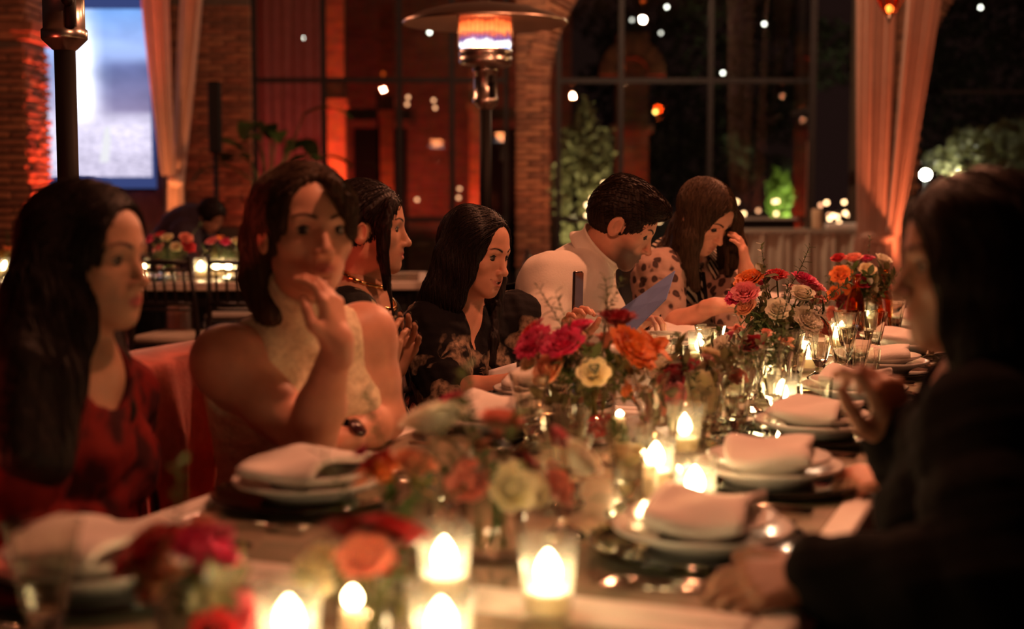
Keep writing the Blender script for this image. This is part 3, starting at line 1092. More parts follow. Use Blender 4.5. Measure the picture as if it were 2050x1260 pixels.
def table(loc, rz, wd, ln, label, group, leg_mat=None):
    r = empty('dining_table', loc, rz)
    tag(r, label, 'table', group)
    b = 0.05
    z = TABLE_Z
    MB().box((0, 0, z - .022), (wd - 2 * b, ln - 2 * b, .04)).build('inlay', M_MOSAIC, r, smooth=False)
    for s in (-1, 1):
        MB().box((s * (wd / 2 - b / 2), 0, z - .022), (b, ln - .004, .046), bevel=.005).build('frame_rail', M_WHITE, r, smooth=False)
        MB().box((0, s * (ln / 2 - b / 2 - .001), z - .022), (wd - 2 * b, b, .046), bevel=.005).build('frame_rail', M_WHITE, r, smooth=False)
        MB().box((s * (wd / 2 - .09), 0, z - .09), (.025, ln - .2, .09)).build('apron', leg_mat or M_WHITE, r, smooth=False)
        for t in (-1, 1):
            MB().box((s * (wd / 2 - .09), t * (ln / 2 - .09), (z - .045) / 2), (.06, .06, z - .045), bevel=.006).build('leg', leg_mat or M_WHITE, r, smooth=False)
    return r


T_LEN = 1.56
T_MIDU = (U_L + U_R) / 2
_names = ['white-framed mosaic dining table nearest the dark-haired guest in red, at the end of the row',
          'white-framed mosaic dining table under the cream-dressed guest\'s elbow',
          'white-framed mosaic dining table before the man in the white shirt',
          'white-framed mosaic dining table at the far end of the row']
for k in range(4):
    table(uv(T_MIDU, 1.64 - T_LEN / 2 + k * T_LEN, 0), ROT_T, U_R - U_L, T_LEN - .004, _names[k], 'row of dining tables')


# ---- chiavari chairs
def chair_proto():
    r = empty('chiavari_chair', (0, 0, 0))
    w0, d0 = .385, .39
    # faces +y (towards the table); back at -y
    for s in (-1, 1):
        MB().tube([(s * w0 / 2, -d0 / 2 - .03, 0), (s * w0 / 2, -d0 / 2, .43), (s * (w0 / 2 - .012), -d0 / 2 - .02, .65), (s * (w0 / 2 - .02), -d0 / 2 - .075, .92)], [.014, .016, .014, .011], 8).build('leg', M_CHAIR, r)
        MB().tube([(s * w0 / 2, d0 / 2, 0), (s * w0 / 2, d0 / 2, .43)], [.012, .016], 8).build('leg', M_CHAIR, r)
        for z in (.14, .24):
            MB().tube([(s * w0 / 2, -d0 / 2, z), (s * w0 / 2, d0 / 2, z)], .008, 6).build('stretcher', M_CHAIR, r)
    for z in (.17, .27):
        MB().tube([(-w0 / 2, d0 / 2, z), (w0 / 2, d0 / 2, z)], .008, 6).build('stretcher', M_CHAIR, r)
    MB().box((0, 0, .425), (w0 + .02, d0 + .02, .03), bevel=.008).build('seat_frame', M_CHAIR, r, smooth=False)
    cu = MB().box((0, 0, .462), (w0 + .005, d0 + .01, .045), bevel=.018).build('cushion', M_CUSHION, r)

    def bk(x, z):
        t = (z - .43) / .49
        return (x, -d0 / 2 - .005 - .07 * max(0, t) ** 1.6, z)
    for z, rr in ((.885, .012), (.845, .007), (.665, .009), (.63, .007)):
        q = bk(0, z)
        MB().tube([(x * (w0 / 2 - .015), q[1] - .018 * (1 - x * x), z) for x in (-1, -.5, 0, .5, 1)], rr, 7).build('back_rail', M_CHAIR, r)
    for k in range(6):
        x = (k - 2.5) * .055
        a, b = bk(x, .665), bk(x, .845)
        c = -.018 * (1 - (x / (w0 / 2)) ** 2)
        MB().tube([(x, a[1] + c, .665), (x, (a[1] + b[1]) / 2 + c, .755), (x, b[1] + c, .845)], [.006, .0085, .006], 6).build('slat', M_CHAIR, r)
    return r


CHAIR0 = chair_proto()
remember(CHAIR0)
_first = [True]


def chair(loc, rz, label, group='dark chiavari chairs'):
    if _first[0]:
        r = CHAIR0
        _first[0] = False
    else:
        r = copy_tree(CHAIR0)
    r.location = loc
    r.rotation_euler = (0, 0, rz)
    tag(r, label, 'chair', group)
    return r


def facing(u_dir):           # chair rotation: faces +u (left row) or -u (right row)
    d = uv(u_dir, 0, 0)
    return math.atan2(d.y, d.x) - PI / 2


SEATS_L = {'w1': 1.85, 'w2': 2.50, 'w3': 3.20, 'w4': 3.70, 'man': 4.20, 'w6': 4.88}
_lab = {'w1': 'dark chiavari chair under the guest in the red blouse', 'w2': 'dark chiavari chair hung with a red shawl behind the cream-dressed guest',
        'w3': 'dark chiavari chair under the black-haired guest with gold necklaces', 'w4': 'dark chiavari chair under the guest in the floral black blouse',
        'man': 'dark chiavari chair under the man in the white shirt', 'w6': 'dark chiavari chair under the guest in the spotted blouse'}
CH_U = {'w1': -1.52, 'w2': -1.45, 'w3': -1.62, 'w4': -1.62, 'man': -1.60, 'w6': -1.52}
for k, v in SEATS_L.items():
    chair(uv(CH_U[k], v, 0), facing(1), _lab[k])
chair(uv(.02, 2.10, 0), facing(-1), 'dark chiavari chair under the dark silhouetted guest in black')
chair(uv(.02, 2.68, 0), facing(-1), 'dark chiavari chair under the guest hidden behind the silhouetted one')
for v in (6.6, 7.15):
    chair(uv(U_L - .22, v, 0), facing(1), 'empty dark chiavari chair at the far end of the dining tables', 'empty chairs at the far end')

# red shawl over the back of one chair
sc = uv(CH_U['w2'], SEATS_L['w2'], 0)


def shawl(s, t):
    # from the front of the chair back, over the top rail, down behind
    L = (t - .32) * 1.05
    x = (s - .5) * .46 + .02 * math.sin(t * 9 + s * 5)
    fold = .016 * math.sin(s * 26 + t * 4) + .008 * math.sin(s * 51)
    if L < 0:
        return (x * (1 + .15 * abs(L)), -.245 + .03 + fold * min(1, -L * 6) + .05 * abs(L), .945 + L * 1.02)
    return (x * (1 + .25 * L), -.31 - .02 + fold * min(1, L * 6) + .02 * L, .945 - L * 1.15)


M_SHAWL = mat('red_shawl', (0.50, 0.10, 0.07), 0.9, var=0.25, scale=18, bump=0.3, bscale=120, sheen=0.3)
o = MB().grid(shawl, 36, 40).build('shawl', M_SHAWL)
o.location = sc
o.rotation_euler = (0, 0, facing(1))
tag(o, 'red shawl draped over the chair back behind the cream-dressed guest', 'shawl')
# black jacket on the chair of the spotted-blouse guest
def jacket(s, t):
    L = (t - .35) * .95
    x = (s - .5) * (.44 + .05 * math.sin(t * 5))
    if L < 0:
        return (x, -.215 + .012 * math.sin(s * 20), .96 + L)
    return (x * (1 + .2 * L), -.33 + .014 * math.sin(s * 17), .96 - L)


o = MB().grid(jacket, 30, 26).build('jacket', mat('black_wool', (.010, .009, .009), .9))
o.location = uv(CH_U['w6'], SEATS_L['w6'] - .02, 0)
o.rotation_euler = (0, 0, facing(1))
tag(o, 'black jacket hung over the chair between man and spotted-blouse guest', 'jacket')

# ---- place settings
ME = {}
ME['charger'] = MB().lathe([(0, .0), (.10, .0), (.155, .008), (.165, .014), (.163, .018), (.150, .013), (.10, .006), (0, .006)], 48).mesh('charger')
ME['dinner'] = MB().lathe([(0, 0), (.075, 0), (.085, .006), (.128, .016), (.131, .019), (.126, .020), (.085, .011), (0, .009)], 48).mesh('dinner_plate')
ME['salad'] = MB().lathe([(0, 0), (.06, 0), (.07, .006), (.106, .015), (.109, .018), (.104, .019), (.07, .010), (0, .008)], 44).mesh('salad_plate')


def napkin_mesh(seed):
    rg = random.Random(seed)
    a, b = rg.uniform(0, 6), rg.uniform(0, 6)
    m = MB()

    def top(s, t):
        x, y = (s - .5) * .23, (t - .5) * .14
        z = .016 + .007 * math.sin(s * 7 + a) * math.cos(t * 5 + b) - .012 * (2 * s - 1) ** 4 + .006 * (2 * t - 1) ** 2
        return (x + .006 * math.sin(t * 6), y + .006 * math.sin(s * 7 + b), z)

    def bot(s, t):
        p = top(1 - s, t)
        return (p[0], p[1], p[2] - .011)
    m.grid(top, 14, 9)
    m.grid(bot, 14, 9)
    n = 15
    k = 15 * 10
    # rim between the two sheets
    for i in range(14):
        m.f.append((i, k + 14 - i, k + 13 - i, i + 1))
        j = 9 * n
        m.f.append((j + i, j + i + 1, k + j + 13 - i, k + j + 14 - i))
    for i in range(9):
        m.f.append((i * n, (i + 1) * n, k + (i + 1) * n + 14, k + i * n + 14))
        m.f.append((i * n + 14, k + i * n, k + (i + 1) * n, (i + 1) * n + 14))
    return m.mesh('napkin')


NAPS = [napkin_mesh(k) for k in range(3)]


def cutlery(kind):
    m = MB()
    if kind == 'knife':
        m.tube([(0, -.11, .004), (0, -.02, .005), (0, .0, .004)], [.006, .005, .004], 6, flat=.6)
        m.box((0.003, .055, .004), (.018, .11, .0022))
    elif kind == 'fork':
        m.tube([(0, -.10, .004), (0, -.03, .006), (0, .04, .004)], [.006, .0035, .004], 6, flat=.6)
        m.box((0, .05, .005), (.024, .022, .0025))
        for k in range(4):
            m.box(((k - 1.5) * .0065, .082, .006), (.0035, .048, .0025))
    else:
        m.tube([(0, -.10, .004), (0, -.02, .006), (0, .05, .004)], [.006, .0035, .003], 6, flat=.6)
        m.grid(lambda s, t: (.019 * math.sin(PI * min(.97, t + .03)) * (2 * s - 1), .045 + .055 * t, .003 + .006 * (2 * s - 1) ** 2), 4, 6)
    return m.mesh(kind)


for k in ('knife', 'fork', 'spoon'):
    ME[k] = cutlery(k)
# goblet: heavy foot, short stem, faceted conical bowl (wall with an inside)
ME['goblet'] = MB().lathe([(0, 0), (.034, 0), (.036, .004), (.030, .010), (.012, .022), (.010, .035), (.017, .048), (.021, .055), (.030, .100), (.040, .150), (.042, .158), (.0405, .158), (.038, .149), (.027, .100), (.016, .060), (0, .056)], 12).mesh('goblet', smooth=False)
ME['tumbler'] = MB().lathe([(0, 0), (.030, 0), (.033, .006), (.036, .05), (.039, .092), (.0372, .092), (.034, .05), (.030, .012), (0, .010)], 16).mesh('tumbler', smooth=False)
for k in ME:
    ME[k].materials.append({'charger': M_CHARGER, 'dinner': M_PLATE, 'salad': M_PLATE, 'knife': M_CUTLERY, 'fork': M_CUTLERY, 'spoon': M_CUTLERY}.get(k, M_CRYSTAL))
for n_ in NAPS:
    n_.materials.append(M_NAPKIN)


def put(kind, name, u, v, z, rot, label, cat, group, me=None):
    o = link(name, me or ME[kind])
    if kind in ('dinner', 'salad'):
        o.scale = (1, 1, 1.7)
    o.location = uv(u, v, z)
    o.rotation_euler = (0, 0, ROT_T + rot)
    tag(o, label, cat, group)
    return o


def place_setting(u, v, side, where, glasses=True, nap=True, k=0):
    """side: +1 guest sits on the right (at +u)"""
    z = TABLE_Z + .0015
    r0 = random.uniform(-.2, .2)
    put('charger', 'charger_plate', u, v, z, 0, 'dark green glass charger under the plates ' + where, 'charger', 'chargers on the dining tables')
    put('dinner', 'dinner_plate', u, v, z + .0075, 0, 'large white plate on its charger ' + where, 'plate', 'dinner plates on the dining tables')
    put('salad', 'salad_plate', u, v, z + .0245, 0, 'smaller white plate topping the stack ' + where, 'plate', 'salad plates on the dining tables')
    if nap:
        put('n', 'napkin', u, v, z + .0575, PI / 2 + r0, 'folded white napkin on the plates ' + where, 'napkin', 'napkins on the dining tables', NAPS[k % 3])
    q = -PI / 2 * side * -1
    put('fork', 'fork', u + .0, v + .195 * side, z, q, 'steel fork beside the plates ' + where, 'fork', 'forks on the dining tables')
    put('knife', 'knife', u + .0, v - .19 * side, z, q, 'steel knife beside the plates ' + where, 'knife', 'knives on the dining tables')
    put('spoon', 'spoon', u + .01 * side, v - .225 * side, z, q + .1, 'steel spoon beside the plates ' + where, 'spoon', 'spoons on the dining tables')


RIGHT_V = [1.97, 2.46, 2.97, 3.52, 4.08, 4.60, 5.28, 5.82]
LEFT_V = [1.50, 2.06, 2.78, 3.22, 3.98, 4.46, 5.45, 6.0]
WHERE_R = ["by the silhouetted guest's low hand", "by the hidden guest's hand", "next beyond the hidden guest's hand", "behind the raised hand", "beside the nearer beer bottle", "beside the farther beer bottle", "facing the far red bouquet", "past the far red bouquet"]
WHERE_L = ["by the red and magenta posy", "before the cream-dressed guest's elbow", "under the cream-dressed guest's watch", "before the guest with necklaces", "before the floral-blouse guest", "before the man in white", "next beyond the spotted-blouse guest", "second beyond the spotted-blouse guest"]
for k, v in enumerate(RIGHT_V):
    place_setting(-.475, v, 1, WHERE_R[k], k=k)
for k, v in enumerate(LEFT_V):
    place_setting(-1.165 if k != 2 else -1.13, v, -1, WHERE_L[k], k=k + 1)

MARKS = [(1190, 2.88, 'the tall magenta and orange bouquet'), (985, 1.97, 'the coral and cream bouquet'), (815, 1.93, 'the orange-red posy'), (1262, 2.32, 'the single pale rose'), (375, 1.50, 'the red and magenta posy'), (735, 1.55, 'the yellow-cream posy'), (1408, 3.02, 'the crimson and cream bouquet'), (1562, 3.80, 'the large white and pink bouquet'), (1520, 3.42, 'the dark red rose posy'), (1722, 4.95, 'the far red and orange bouquet')]

MORE = [(1737, 4.0, 'the nearer beer bottle'), (1792, 4.5, 'the farther beer bottle'), (1690, 3.15, "the silhouetted guest's raised hand"), (1350, 1.95, "the silhouetted guest's low hand"),
        (1345, 4.35, 'the menu sheet of the man'), (1440, 4.7, "the spotted-blouse guest's menu sheet"), (1090, 3.4, "the floral-blouse guest's hand"), (1640, 3.4, 'the dark red rose posy, on its far side')]


def near_mark(p):
    return min(MARKS + MORE, key=lambda q: (Vector(p).xy - at(q[0], 800, q[1]).xy).length)[2]


def clear(p, r):
    """a free spot: not on a charger and not where a vase stands"""
    p = Vector(p)
    for _ in range(3):
        for (c, rr) in [(uv(-.475, v), .168) for v in RIGHT_V] + [(uv(-1.165, v), .168) for v in LEFT_V] + [(at(q[0], 800, q[1]), .058) for q in MARKS] + TAKEN:
            d = p.xy - c.xy
            if d.length < rr + r:
                d = d.normalized() * (rr + r + .002)
                p.x, p.y = c.x + d.x, c.y + d.y
    TAKEN.append((p.copy(), r))
    return p


TAKEN = []
# glasses: pixel of the foot on the table
GOB = 'clear faceted goblet standing near '
TUM = 'low clear tumbler standing near '


def glass(kind, px, py, rot=0.0):
    p = clear(on_z(px, py, TABLE_Z + .0015), .037)
    o = link(kind, ME[kind])
    o.location = p
    o.rotation_euler = (0, 0, random.uniform(0, 1))
    tag(o, (GOB if kind == 'goblet' else TUM) + near_mark(p), 'glass', kind + 's on the dining tables')


for px, py in ((1500, 830), (1575, 775), (1685, 770), (1640, 760), (1440, 860), (1300, 900), (1655, 796), (1714, 782), (1605, 815), (1758, 742), (1828, 715), (1548, 845), (1480, 893), (1412, 900), (1345, 948), (1260, 1010),
               (1190, 1085), (1130, 1010), (1060, 905), (1020, 870), (1420, 770), (1330, 790), (1795, 700), (905, 1070), (95, 1330), (1700, 730), (1100, 850)):
    glass('goblet', px, py)
for px, py in ((1632, 838), (1530, 878), (1390, 760), (1450, 730), (1378, 936), (1100, 905), (1075, 878), (1735, 765)):
    glass('tumbler', px, py)

# ---- candles
M_FLAMEC = emit('candle_flame', (1.0, .70, .34), 45)
M_WICK = mat('wick', (.02, .015, .012), .9)
HOLD = MB().lathe([(0, 0), (.028, 0), (.030, .004), (.032, .05), (.036, .100), (.0345, .100), (.030, .05), (.028, .008), (0, .008)], 24).mesh('glass_holder')
HOLD.materials.append(M_HOLDER)
WAXM = MB().lathe([(0, .009), (.0275, .009), (.029, .034), (.026, .036), (.018, .032), (0, .031)], 24).mesh('wax')
WAXM.materials.append(M_WAX)
TALLW = MB().lathe([(0, .0), (.011, .0), (.011, .19), (.006, .195), (0, .194)], 14).mesh('taper')
TALLW.materials.append(M_WAX)
TBASE = MB().lathe([(0, 0), (.035, 0), (.037, .004), (.016, .012), (.013, .04), (.017, .045), (.0125, .045), (.0115, .02), (0, .018)], 18).mesh('holder')
TBASE.materials.append(M_GLASS)
FLM = MB().lathe([(.0005, 0), (.0045, .003), (.0070, .010), (.0076, .018), (.0062, .027), (.0035, .035), (.0005, .041)], 12).mesh('flame')
FLM.materials.append(M_FLAMEC)
WICKM = MB().cyl((0, 0, 0), (0, 0, .012), .0012, n=5).mesh('wick')
WICKM.materials.append(M_WICK)
CANDLE_COL = (1.0, .46, .17)


def votive(p, label, group, energy=1.0, s=1.0):
    r = empty('votive_candle', p)
    r.scale = (s, s, s)
    tag(r, label, 'candle', group)
    link('glass_holder', HOLD, r)
    link('wax', WAXM, r)
    w_ = link('wick', WICKM, r); w_.location = (0, 0, .030)
    f = link('flame', FLM, r); f.location = (0, 0, .038)
    f.scale = (1.9, 1.9, 1.1)
    new_light('candle_light', 'POINT', Vector(p) + Vector((0, 0, .062 * s)), energy, CANDLE_COL, .009)
    return r


def taper(p, label, group, energy=1.0, h=1.0):
    r = empty('taper_candle', p)
    r.scale = (1, 1, h)
    tag(r, label, 'candle', group)
    link('holder', TBASE, r)
    t = link('taper', TALLW, r); t.location = (0, 0, .019)
    w_ = link('wick', WICKM, r); w_.location = (0, 0, .211)
    f = link('flame', FLM, r); f.location = (0, 0, .217)
    new_light('candle_light', 'POINT', Vector(p) + Vector((0, 0, .24 * h)), energy, CANDLE_COL, .009)
    return r


VL, VG = 'short candle burning in a clear glass near ', 'votive candles on the dining tables'
CE = 2.6
for px, py in ((890, 1205), (1097, 1236), (1395, 1058), (1370, 912), (1590, 840), (1562, 800), (1612, 742), (1672, 712), (580, 1345), (884, 1350),
               (1356, 732), (1766, 668), (1795, 664), (1318, 980), (1692, 700), (1468, 796)):
    p_ = clear(on_z(px, py, TABLE_Z + .0015), .036)
    votive(p_, VL + near_mark(p_), VG, CE)
TL, TG = 'slim taper candle in a low glass holder near ', 'taper candles on the dining tables'
for px, py, h in ((708, 1400, .45), (1240, 930, .40), (1302, 1040, .42)):
    p_ = on_z(px, py, TABLE_Z + .0015)
    taper(p_, TL + near_mark(p_), TG, CE * .8, h)

# ---- bottles of beer
BOT = MB().lathe([(0, 0), (.028, 0), (.0305, .006), (.0305, .135), (.024, .17), (.0145, .195), (.0128, .228), (.0142, .229), (.0142, .238), (.010, .238), (.010, .20), (.024, .16), (.0275, .13), (.0275, .01), (0, .008)], 24).mesh('glass')
BOT.materials.append(M_AMBER)
LIQ = MB().lathe([(0, .0085), (.027, .0105), (.027, .118), (0, .118)], 20).mesh('beer')
LIQ.materials.append(thin_glass('beer', (.95, .66, .16), .1, 1.2))
for px, py, lab in ((1737, 702, 'amber beer bottle standing before the large far bouquet, nearer the candles'), (1792, 672, 'amber beer bottle standing beside the silhouetted guest\'s face')):
    r = empty('beer_bottle', clear(on_z(px, py, TABLE_Z + .0015), .032))
    tag(r, lab, 'bottle', 'beer bottles')
    link('glass', BOT, r)
    link('beer', LIQ, r)

# ---- menus and papers
def card(c, wd, ht, rz, m, label, cat, group=None, th=.0012, name='menu_card'):
    o = MB().box((0, 0, th / 2), (wd, ht, th)).build(name, m, None, smooth=False)
    o.location = c
    o.rotation_euler = (0, 0, rz)
    tag(o, label, cat, group)
    return o


card(on_z(1345, 688, TABLE_Z + .03), .21, .15, ROT_T + .4, M_PAPER, 'white menu sheet lying in front of the man in the white shirt', 'menu')
card(on_z(1440, 668, TABLE_Z + .03), .21, .12, ROT_T + .1, M_PAPER, 'white menu sheet lying in front of the spotted-blouse guest', 'menu')
card(on_z(1090, 800, TABLE_Z + .003), .20, .14, ROT_T - .2, M_PAPER, 'white menu sheet beside the hand of the floral-blouse guest', 'menu')


# ---- flowers
def rose_mesh(seed, layers, ruffle=0.0, openness=1.0):
    rg = random.Random(seed)
    m = MB()
    for (n, rad, hgt, tilt, wd) in layers:
        off = rg.uniform(0, 6)
        for k in range(n):
            a = off + 2 * PI * k / n + rg.uniform(-.12, .12)
            ti = tilt * openness + rg.uniform(-.08, .08)
            ph = rg.uniform(0, 6)
            ca, sa = math.cos(a), math.sin(a)

            def fn(s, t):
                e = (2 * s - 1)
                wv = wd * (math.sin(PI * (.12 + .80 * t)) ** .75)
                lat = e * wv
                # out from the axis: leans with height, curls back at the rim
                out = rad * (.35 + .65 * t ** .6) + math.sin(ti) * hgt * t * t * .9 + .25 * hgt * math.sin(ti) * max(0, t - .7)
                up = hgt * t * math.cos(ti * .75) - .18 * hgt * max(0, t - .75) * (1 + 2 * ti)
                out -= .45 * lat * lat / (rad + .006)
                if ruffle:
                    out += ruffle * math.sin(e * 7 + ph) * t * t
                    up += ruffle * .6 * math.cos(e * 6 + ph) * t * t
                return (ca * out - sa * lat, sa * out + ca * lat, up - hgt * .35)
            m.grid(fn, 4, 5)
    m.lathe([(.0005, -.008), (.007, -.004), (.009, .006), (.007, .016), (.0008, .021)], 8)
    # calyx
    m.lathe([(.001, -.020), (.006, -.016), (.008, -.010)], 8)
    return m.mesh('rose')


L_ROSE = [(3, .004, .036, -.12, .010), (4, .008, .037, -.08, .014), (5, .012, .037, -.02, .019), (6, .017, .035, .10, .023), (6, .021, .032, .30, .026), (6, .023, .028, .62, .027)]
L_OPEN = [(4, .004, .032, -.10, .010), (5, .008, .033, .0, .014), (6, .012, .033, .14, .018), (7, .017, .032, .34, .022), (8, .021, .030, .60, .026), (7, .024, .028, .90, .028)]
L_LILY = [(5, .004, .020, .1, .004), (3, .006, .040, .85, .016), (4, .008, .044, 1.05, .017)]
ROSES = [rose_mesh(1, L_ROSE), rose_mesh(2, L_ROSE, .001, 1.1), rose_mesh(3, L_OPEN, .003), rose_mesh(4, L_OPEN, .005), rose_mesh(5, L_LILY, .003)]
FCOL = {'cream': (.92, .80, .54), 'white': (.92, .85, .70), 'coral': (.90, .34, .25), 'peach': (.92, .50, .30), 'orange': (.88, .26, .05), 'red': (.62, .025, .035),
        'crimson': (.32, .012, .022), 'magenta': (.76, .05, .19), 'pink': (.88, .27, .32), 'yellow': (.75, .50, .08), 'dusty': (.55, .30, .25)}
FMAT = {k: mat('petal_' + k, c, .55, var=.18, scale=30, trans=.35, sheen=.2) for k, c in FCOL.items()}
for r_ in ROSES:
    r_.materials.append(FMAT['cream'])


def sprig_mesh(seed, n=12, L=.16, leaf=.035, wd=.34):
    rg = random.Random(seed)
    m = MB()
    pts = [Vector((.02 * math.sin(t * 2 + seed), .012 * t * t, L * t)) for t in [i / 7 for i in range(8)]]
    m.tube(pts, [.0016] * 7 + [.0006], 4)
    for k in range(n):
        t = .2 + .8 * k / (n - 1)
        i = min(6, int(t * 7))
        c = pts[i].lerp(pts[i + 1], t * 7 - i)
        a = k * 2.4 + rg.uniform(-.4, .4)
        el = rg.uniform(.3, .9)
        d = Vector((math.cos(a) * math.cos(el), math.sin(a) * math.cos(el), math.sin(el)))
        sd = d.cross(Vector((0, 0, 1))).normalized()
        nn = sd.cross(d)
        ll = leaf * rg.uniform(.7, 1.2)
        m.grid(lambda s, q: c + d * (ll * q) + sd * ((2 * s - 1) * ll * wd * math.sin(PI * min(.98, q * .95 + .04)) * .5 * 1.2) - nn * (ll * .25 * q * q) + nn * (abs(2 * s - 1) * ll * .06), 2, 4)
    return m.mesh('leaf_sprig')


SPRIGS = [sprig_mesh(1), sprig_mesh(2, 16, .2, .026, .5), sprig_mesh(3, 10, .14, .05, .5), sprig_mesh(4, 22, .2, .03, .16)]
for i_, s_ in enumerate(SPRIGS):
    s_.materials.append(M_LEAF[i_ % 3])
def lower_stem_mat(): return M_STEM


def arrangement(base, label, flowers, vase_h=.13, vase_r=.045, sprigs=(), fill=10, group='bouquets on the dining tables', glass=True, fsc=1.0, leafy=None, rspread=.13):
    """base: foot of the vase on the table; flowers: (px, py, depth shift, radius px, colour, mesh)"""
    base = Vector(base)
    r = empty('flower_arrangement', base)
    tag(r, label, 'bouquet', group)
    MB().lathe([(0, 0), (vase_r * .9, 0), (vase_r * .95, .005), (vase_r, vase_h), (vase_r * .95, vase_h), (vase_r * .9, .01), (0, .009)], 24).build('vase', M_GLASS, r)
    mouth = Vector((0, 0, vase_h))
    rg = random.Random(int(base.x * 997 + base.y * 31))
    for i, (px, py, dy, rp, c, k) in enumerate(flowers):
        w_ = at(px, py, base.y + dy)
        q = w_ - base
        f = link('rose', ROSES[k], r, FMAT[c])
        f.location = q
        s = rp / F_PX * (base.y + dy) / .033 * fsc
        f.scale = (s, s, s)
        out = (q - Vector((0, 0, vase_h * .7)))
        out = (out.normalized() + Vector((rg.uniform(-.3, .3), -.40 + rg.uniform(-.25, .15), .25)))
        f.rotation_euler = out.to_track_quat('Z', 'Y').to_euler()
        a = Vector((rg.uniform(-.5, .5) * vase_r, rg.uniform(-.5, .5) * vase_r, .015))
        md = Vector((q.x * .25, q.y * .25, vase_h))
        if md.xy.length > vase_r * .8:
            md.xy = md.xy.normalized() * vase_r * .8
        R = f.rotation_euler.to_matrix()
        qn = q - R @ Vector((0, 0, .018 * s))
        stm = MB().tube([a, md, md.lerp(qn, .6) + Vector((0, 0, .01)), qn], .0022, 5).mesh('stem')
        so = link('stem', stm, r, M_STEM)
    small = base.y < 2.5
    fill = int(fill * (1.0 if small else 1.7))
    for k in range(fill):
        a = 2 * PI * k / max(1, fill) + rg.uniform(-.4, .4)
        s_ = link('leaf_sprig', SPRIGS[rg.randrange(3)], r, M_LEAF[rg.randrange(3)])
        s_.location = (vase_r * .6 * math.cos(a), vase_r * .6 * math.sin(a), vase_h * rg.uniform(.75, 1.0))
        t = rg.uniform(.35, 1.15)
        s_.rotation_euler = (0, t, a)
        sc_ = rg.uniform(.22, .42) if small else rg.uniform(.4, .75)
        s_.scale = (sc_, sc_, sc_)
    for (px, py, dy, k, sc_, lean) in sprigs:
        q = at(px, py, base.y + dy) - base
        s_ = link('leaf_sprig', SPRIGS[k], r, M_LEAF[k % 3])
        d = (q - mouth).normalized() + Vector((lean, 0, .3))
        q = q - d.normalized() * .09 * sc_
        s_.location = q
        s_.rotation_euler = d.to_track_quat('Z', 'Y').to_euler()
        s_.scale = (sc_, sc_, sc_)
        MB().tube([mouth * .4, mouth + Vector((0, 0, .01)), mouth.lerp(q, .6), q], .0018, 5).build('stem', M_STEM, r)
    return r


def foot(px, Y):
    p = at(px, 800, Y)
    return (p.x, Y, TABLE_Z + .0015)


arrangement(foot(1190, 2.88), 'tall blurred bouquet of magenta, orange and cream blooms before the floral-blouse guest',
            [(1072, 690, 0, 34, 'magenta', 3), (1066, 668, .06, 28, 'red', 2), (1128, 692, -.04, 36, 'magenta', 2), (1160, 655, .04, 24, 'magenta', 3), (1104, 742, -.05, 36, 'peach', 1),
             (1188, 750, -.08, 30, 'cream', 0), (1262, 702, -.03, 44, 'orange', 2), (1310, 694, .02, 34, 'orange', 4), (1236, 640, .05, 32, 'crimson', 3), (1256, 785, .0, 26, 'orange', 4),
             (1062, 728, .02, 20, 'cream', 1), (1214, 682, .05, 30, 'coral', 4), (1180, 700, .06, 22, 'dusty', 3), (1195, 850, -.02, 24, 'red', 3), (1165, 868, -.02, 18, 'crimson', 3)],
            .13, .045, [(1130, 640, 0, 0, .8, -.2), (1200, 640, .05, 3, .8, .1), (1110, 640, .05, 3, .7, -.2), (1225, 610, .08, 1, .5, .2), (1290, 800, 0, 2, .8, .8), (1140, 800, -.05, 2, .8, -.5)], 16)
arrangement(foot(985, 1.97), 'blurred bouquet of coral and cream roses in a round vase of green stems',
            [(1003, 850, .05, 46, 'coral', 0), (945, 968, -.03, 46, 'coral', 1), (1022, 978, -.06, 46, 'cream', 1), (1066, 985, -.02, 34, 'cream', 0), (1112, 972, .02, 38, 'coral', 2),
             (1048, 925, .03, 28, 'crimson', 3), (1118, 880, .10, 28, 'pink', 0), (1160, 925, .02, 46, 'white', 0), (875, 845, .12, 56, 'white', 2), (905, 805, .12, 26, 'magenta', 3),
             (965, 890, .06, 24, 'peach', 4)],
            .115, .05, [(950, 850, .05, 1, .8, -.1), (1000, 900, .02, 2, .7, -.2), (940, 800, .1, 0, .6, -.1)], 14)
arrangement(foot(815, 1.93), 'small blurred posy with an orange-red bloom beside the stacked plates',
            [(768, 945, 0, 48, 'orange', 4), (752, 930, .03, 34, 'red', 2), (830, 935, .02, 40, 'peach', 1), (845, 975, .0, 26, 'yellow', 4), (795, 990, -.02, 24, 'dusty', 3), (725, 905, .04, 16, 'magenta', 3)],
            .09, .035, [(760, 870, .05, 1, .6, -.2), (850, 930, -.02, 3, .6, .4), (870, 1000, 0, 3, .5, .4)], 10)
arrangement(foot(1262, 2.32), 'single pale rose in a small glass, between bouquets',
            [(1255, 925, 0, 38, 'cream', 0)], .08, .03, (), 3)
arrangement(foot(375, 1.50), 'blurred red and magenta posy by the empty plate of the red-bloused guest',
            [(300, 1112, 0, 62, 'red', 2), (292, 1090, .04, 44, 'coral', 3), (392, 1095, .02, 62, 'magenta', 3), (398, 1052, .05, 36, 'coral', 4), (325, 1150, -.04, 40, 'peach', 4), (310, 1180, -.02, 34, 'coral', 0),
             (430, 1130, -.02, 44, 'magenta', 2), (465, 1240, 0, 46, 'crimson', 3), (420, 1275, -.05, 46, 'red', 2)],
            .10, .04, [(360, 1040, .05, 1, .6, 0), (430, 1180, -.04, 2, .7, .3), (370, 1200, 0, 0, .7, .1)], 12)
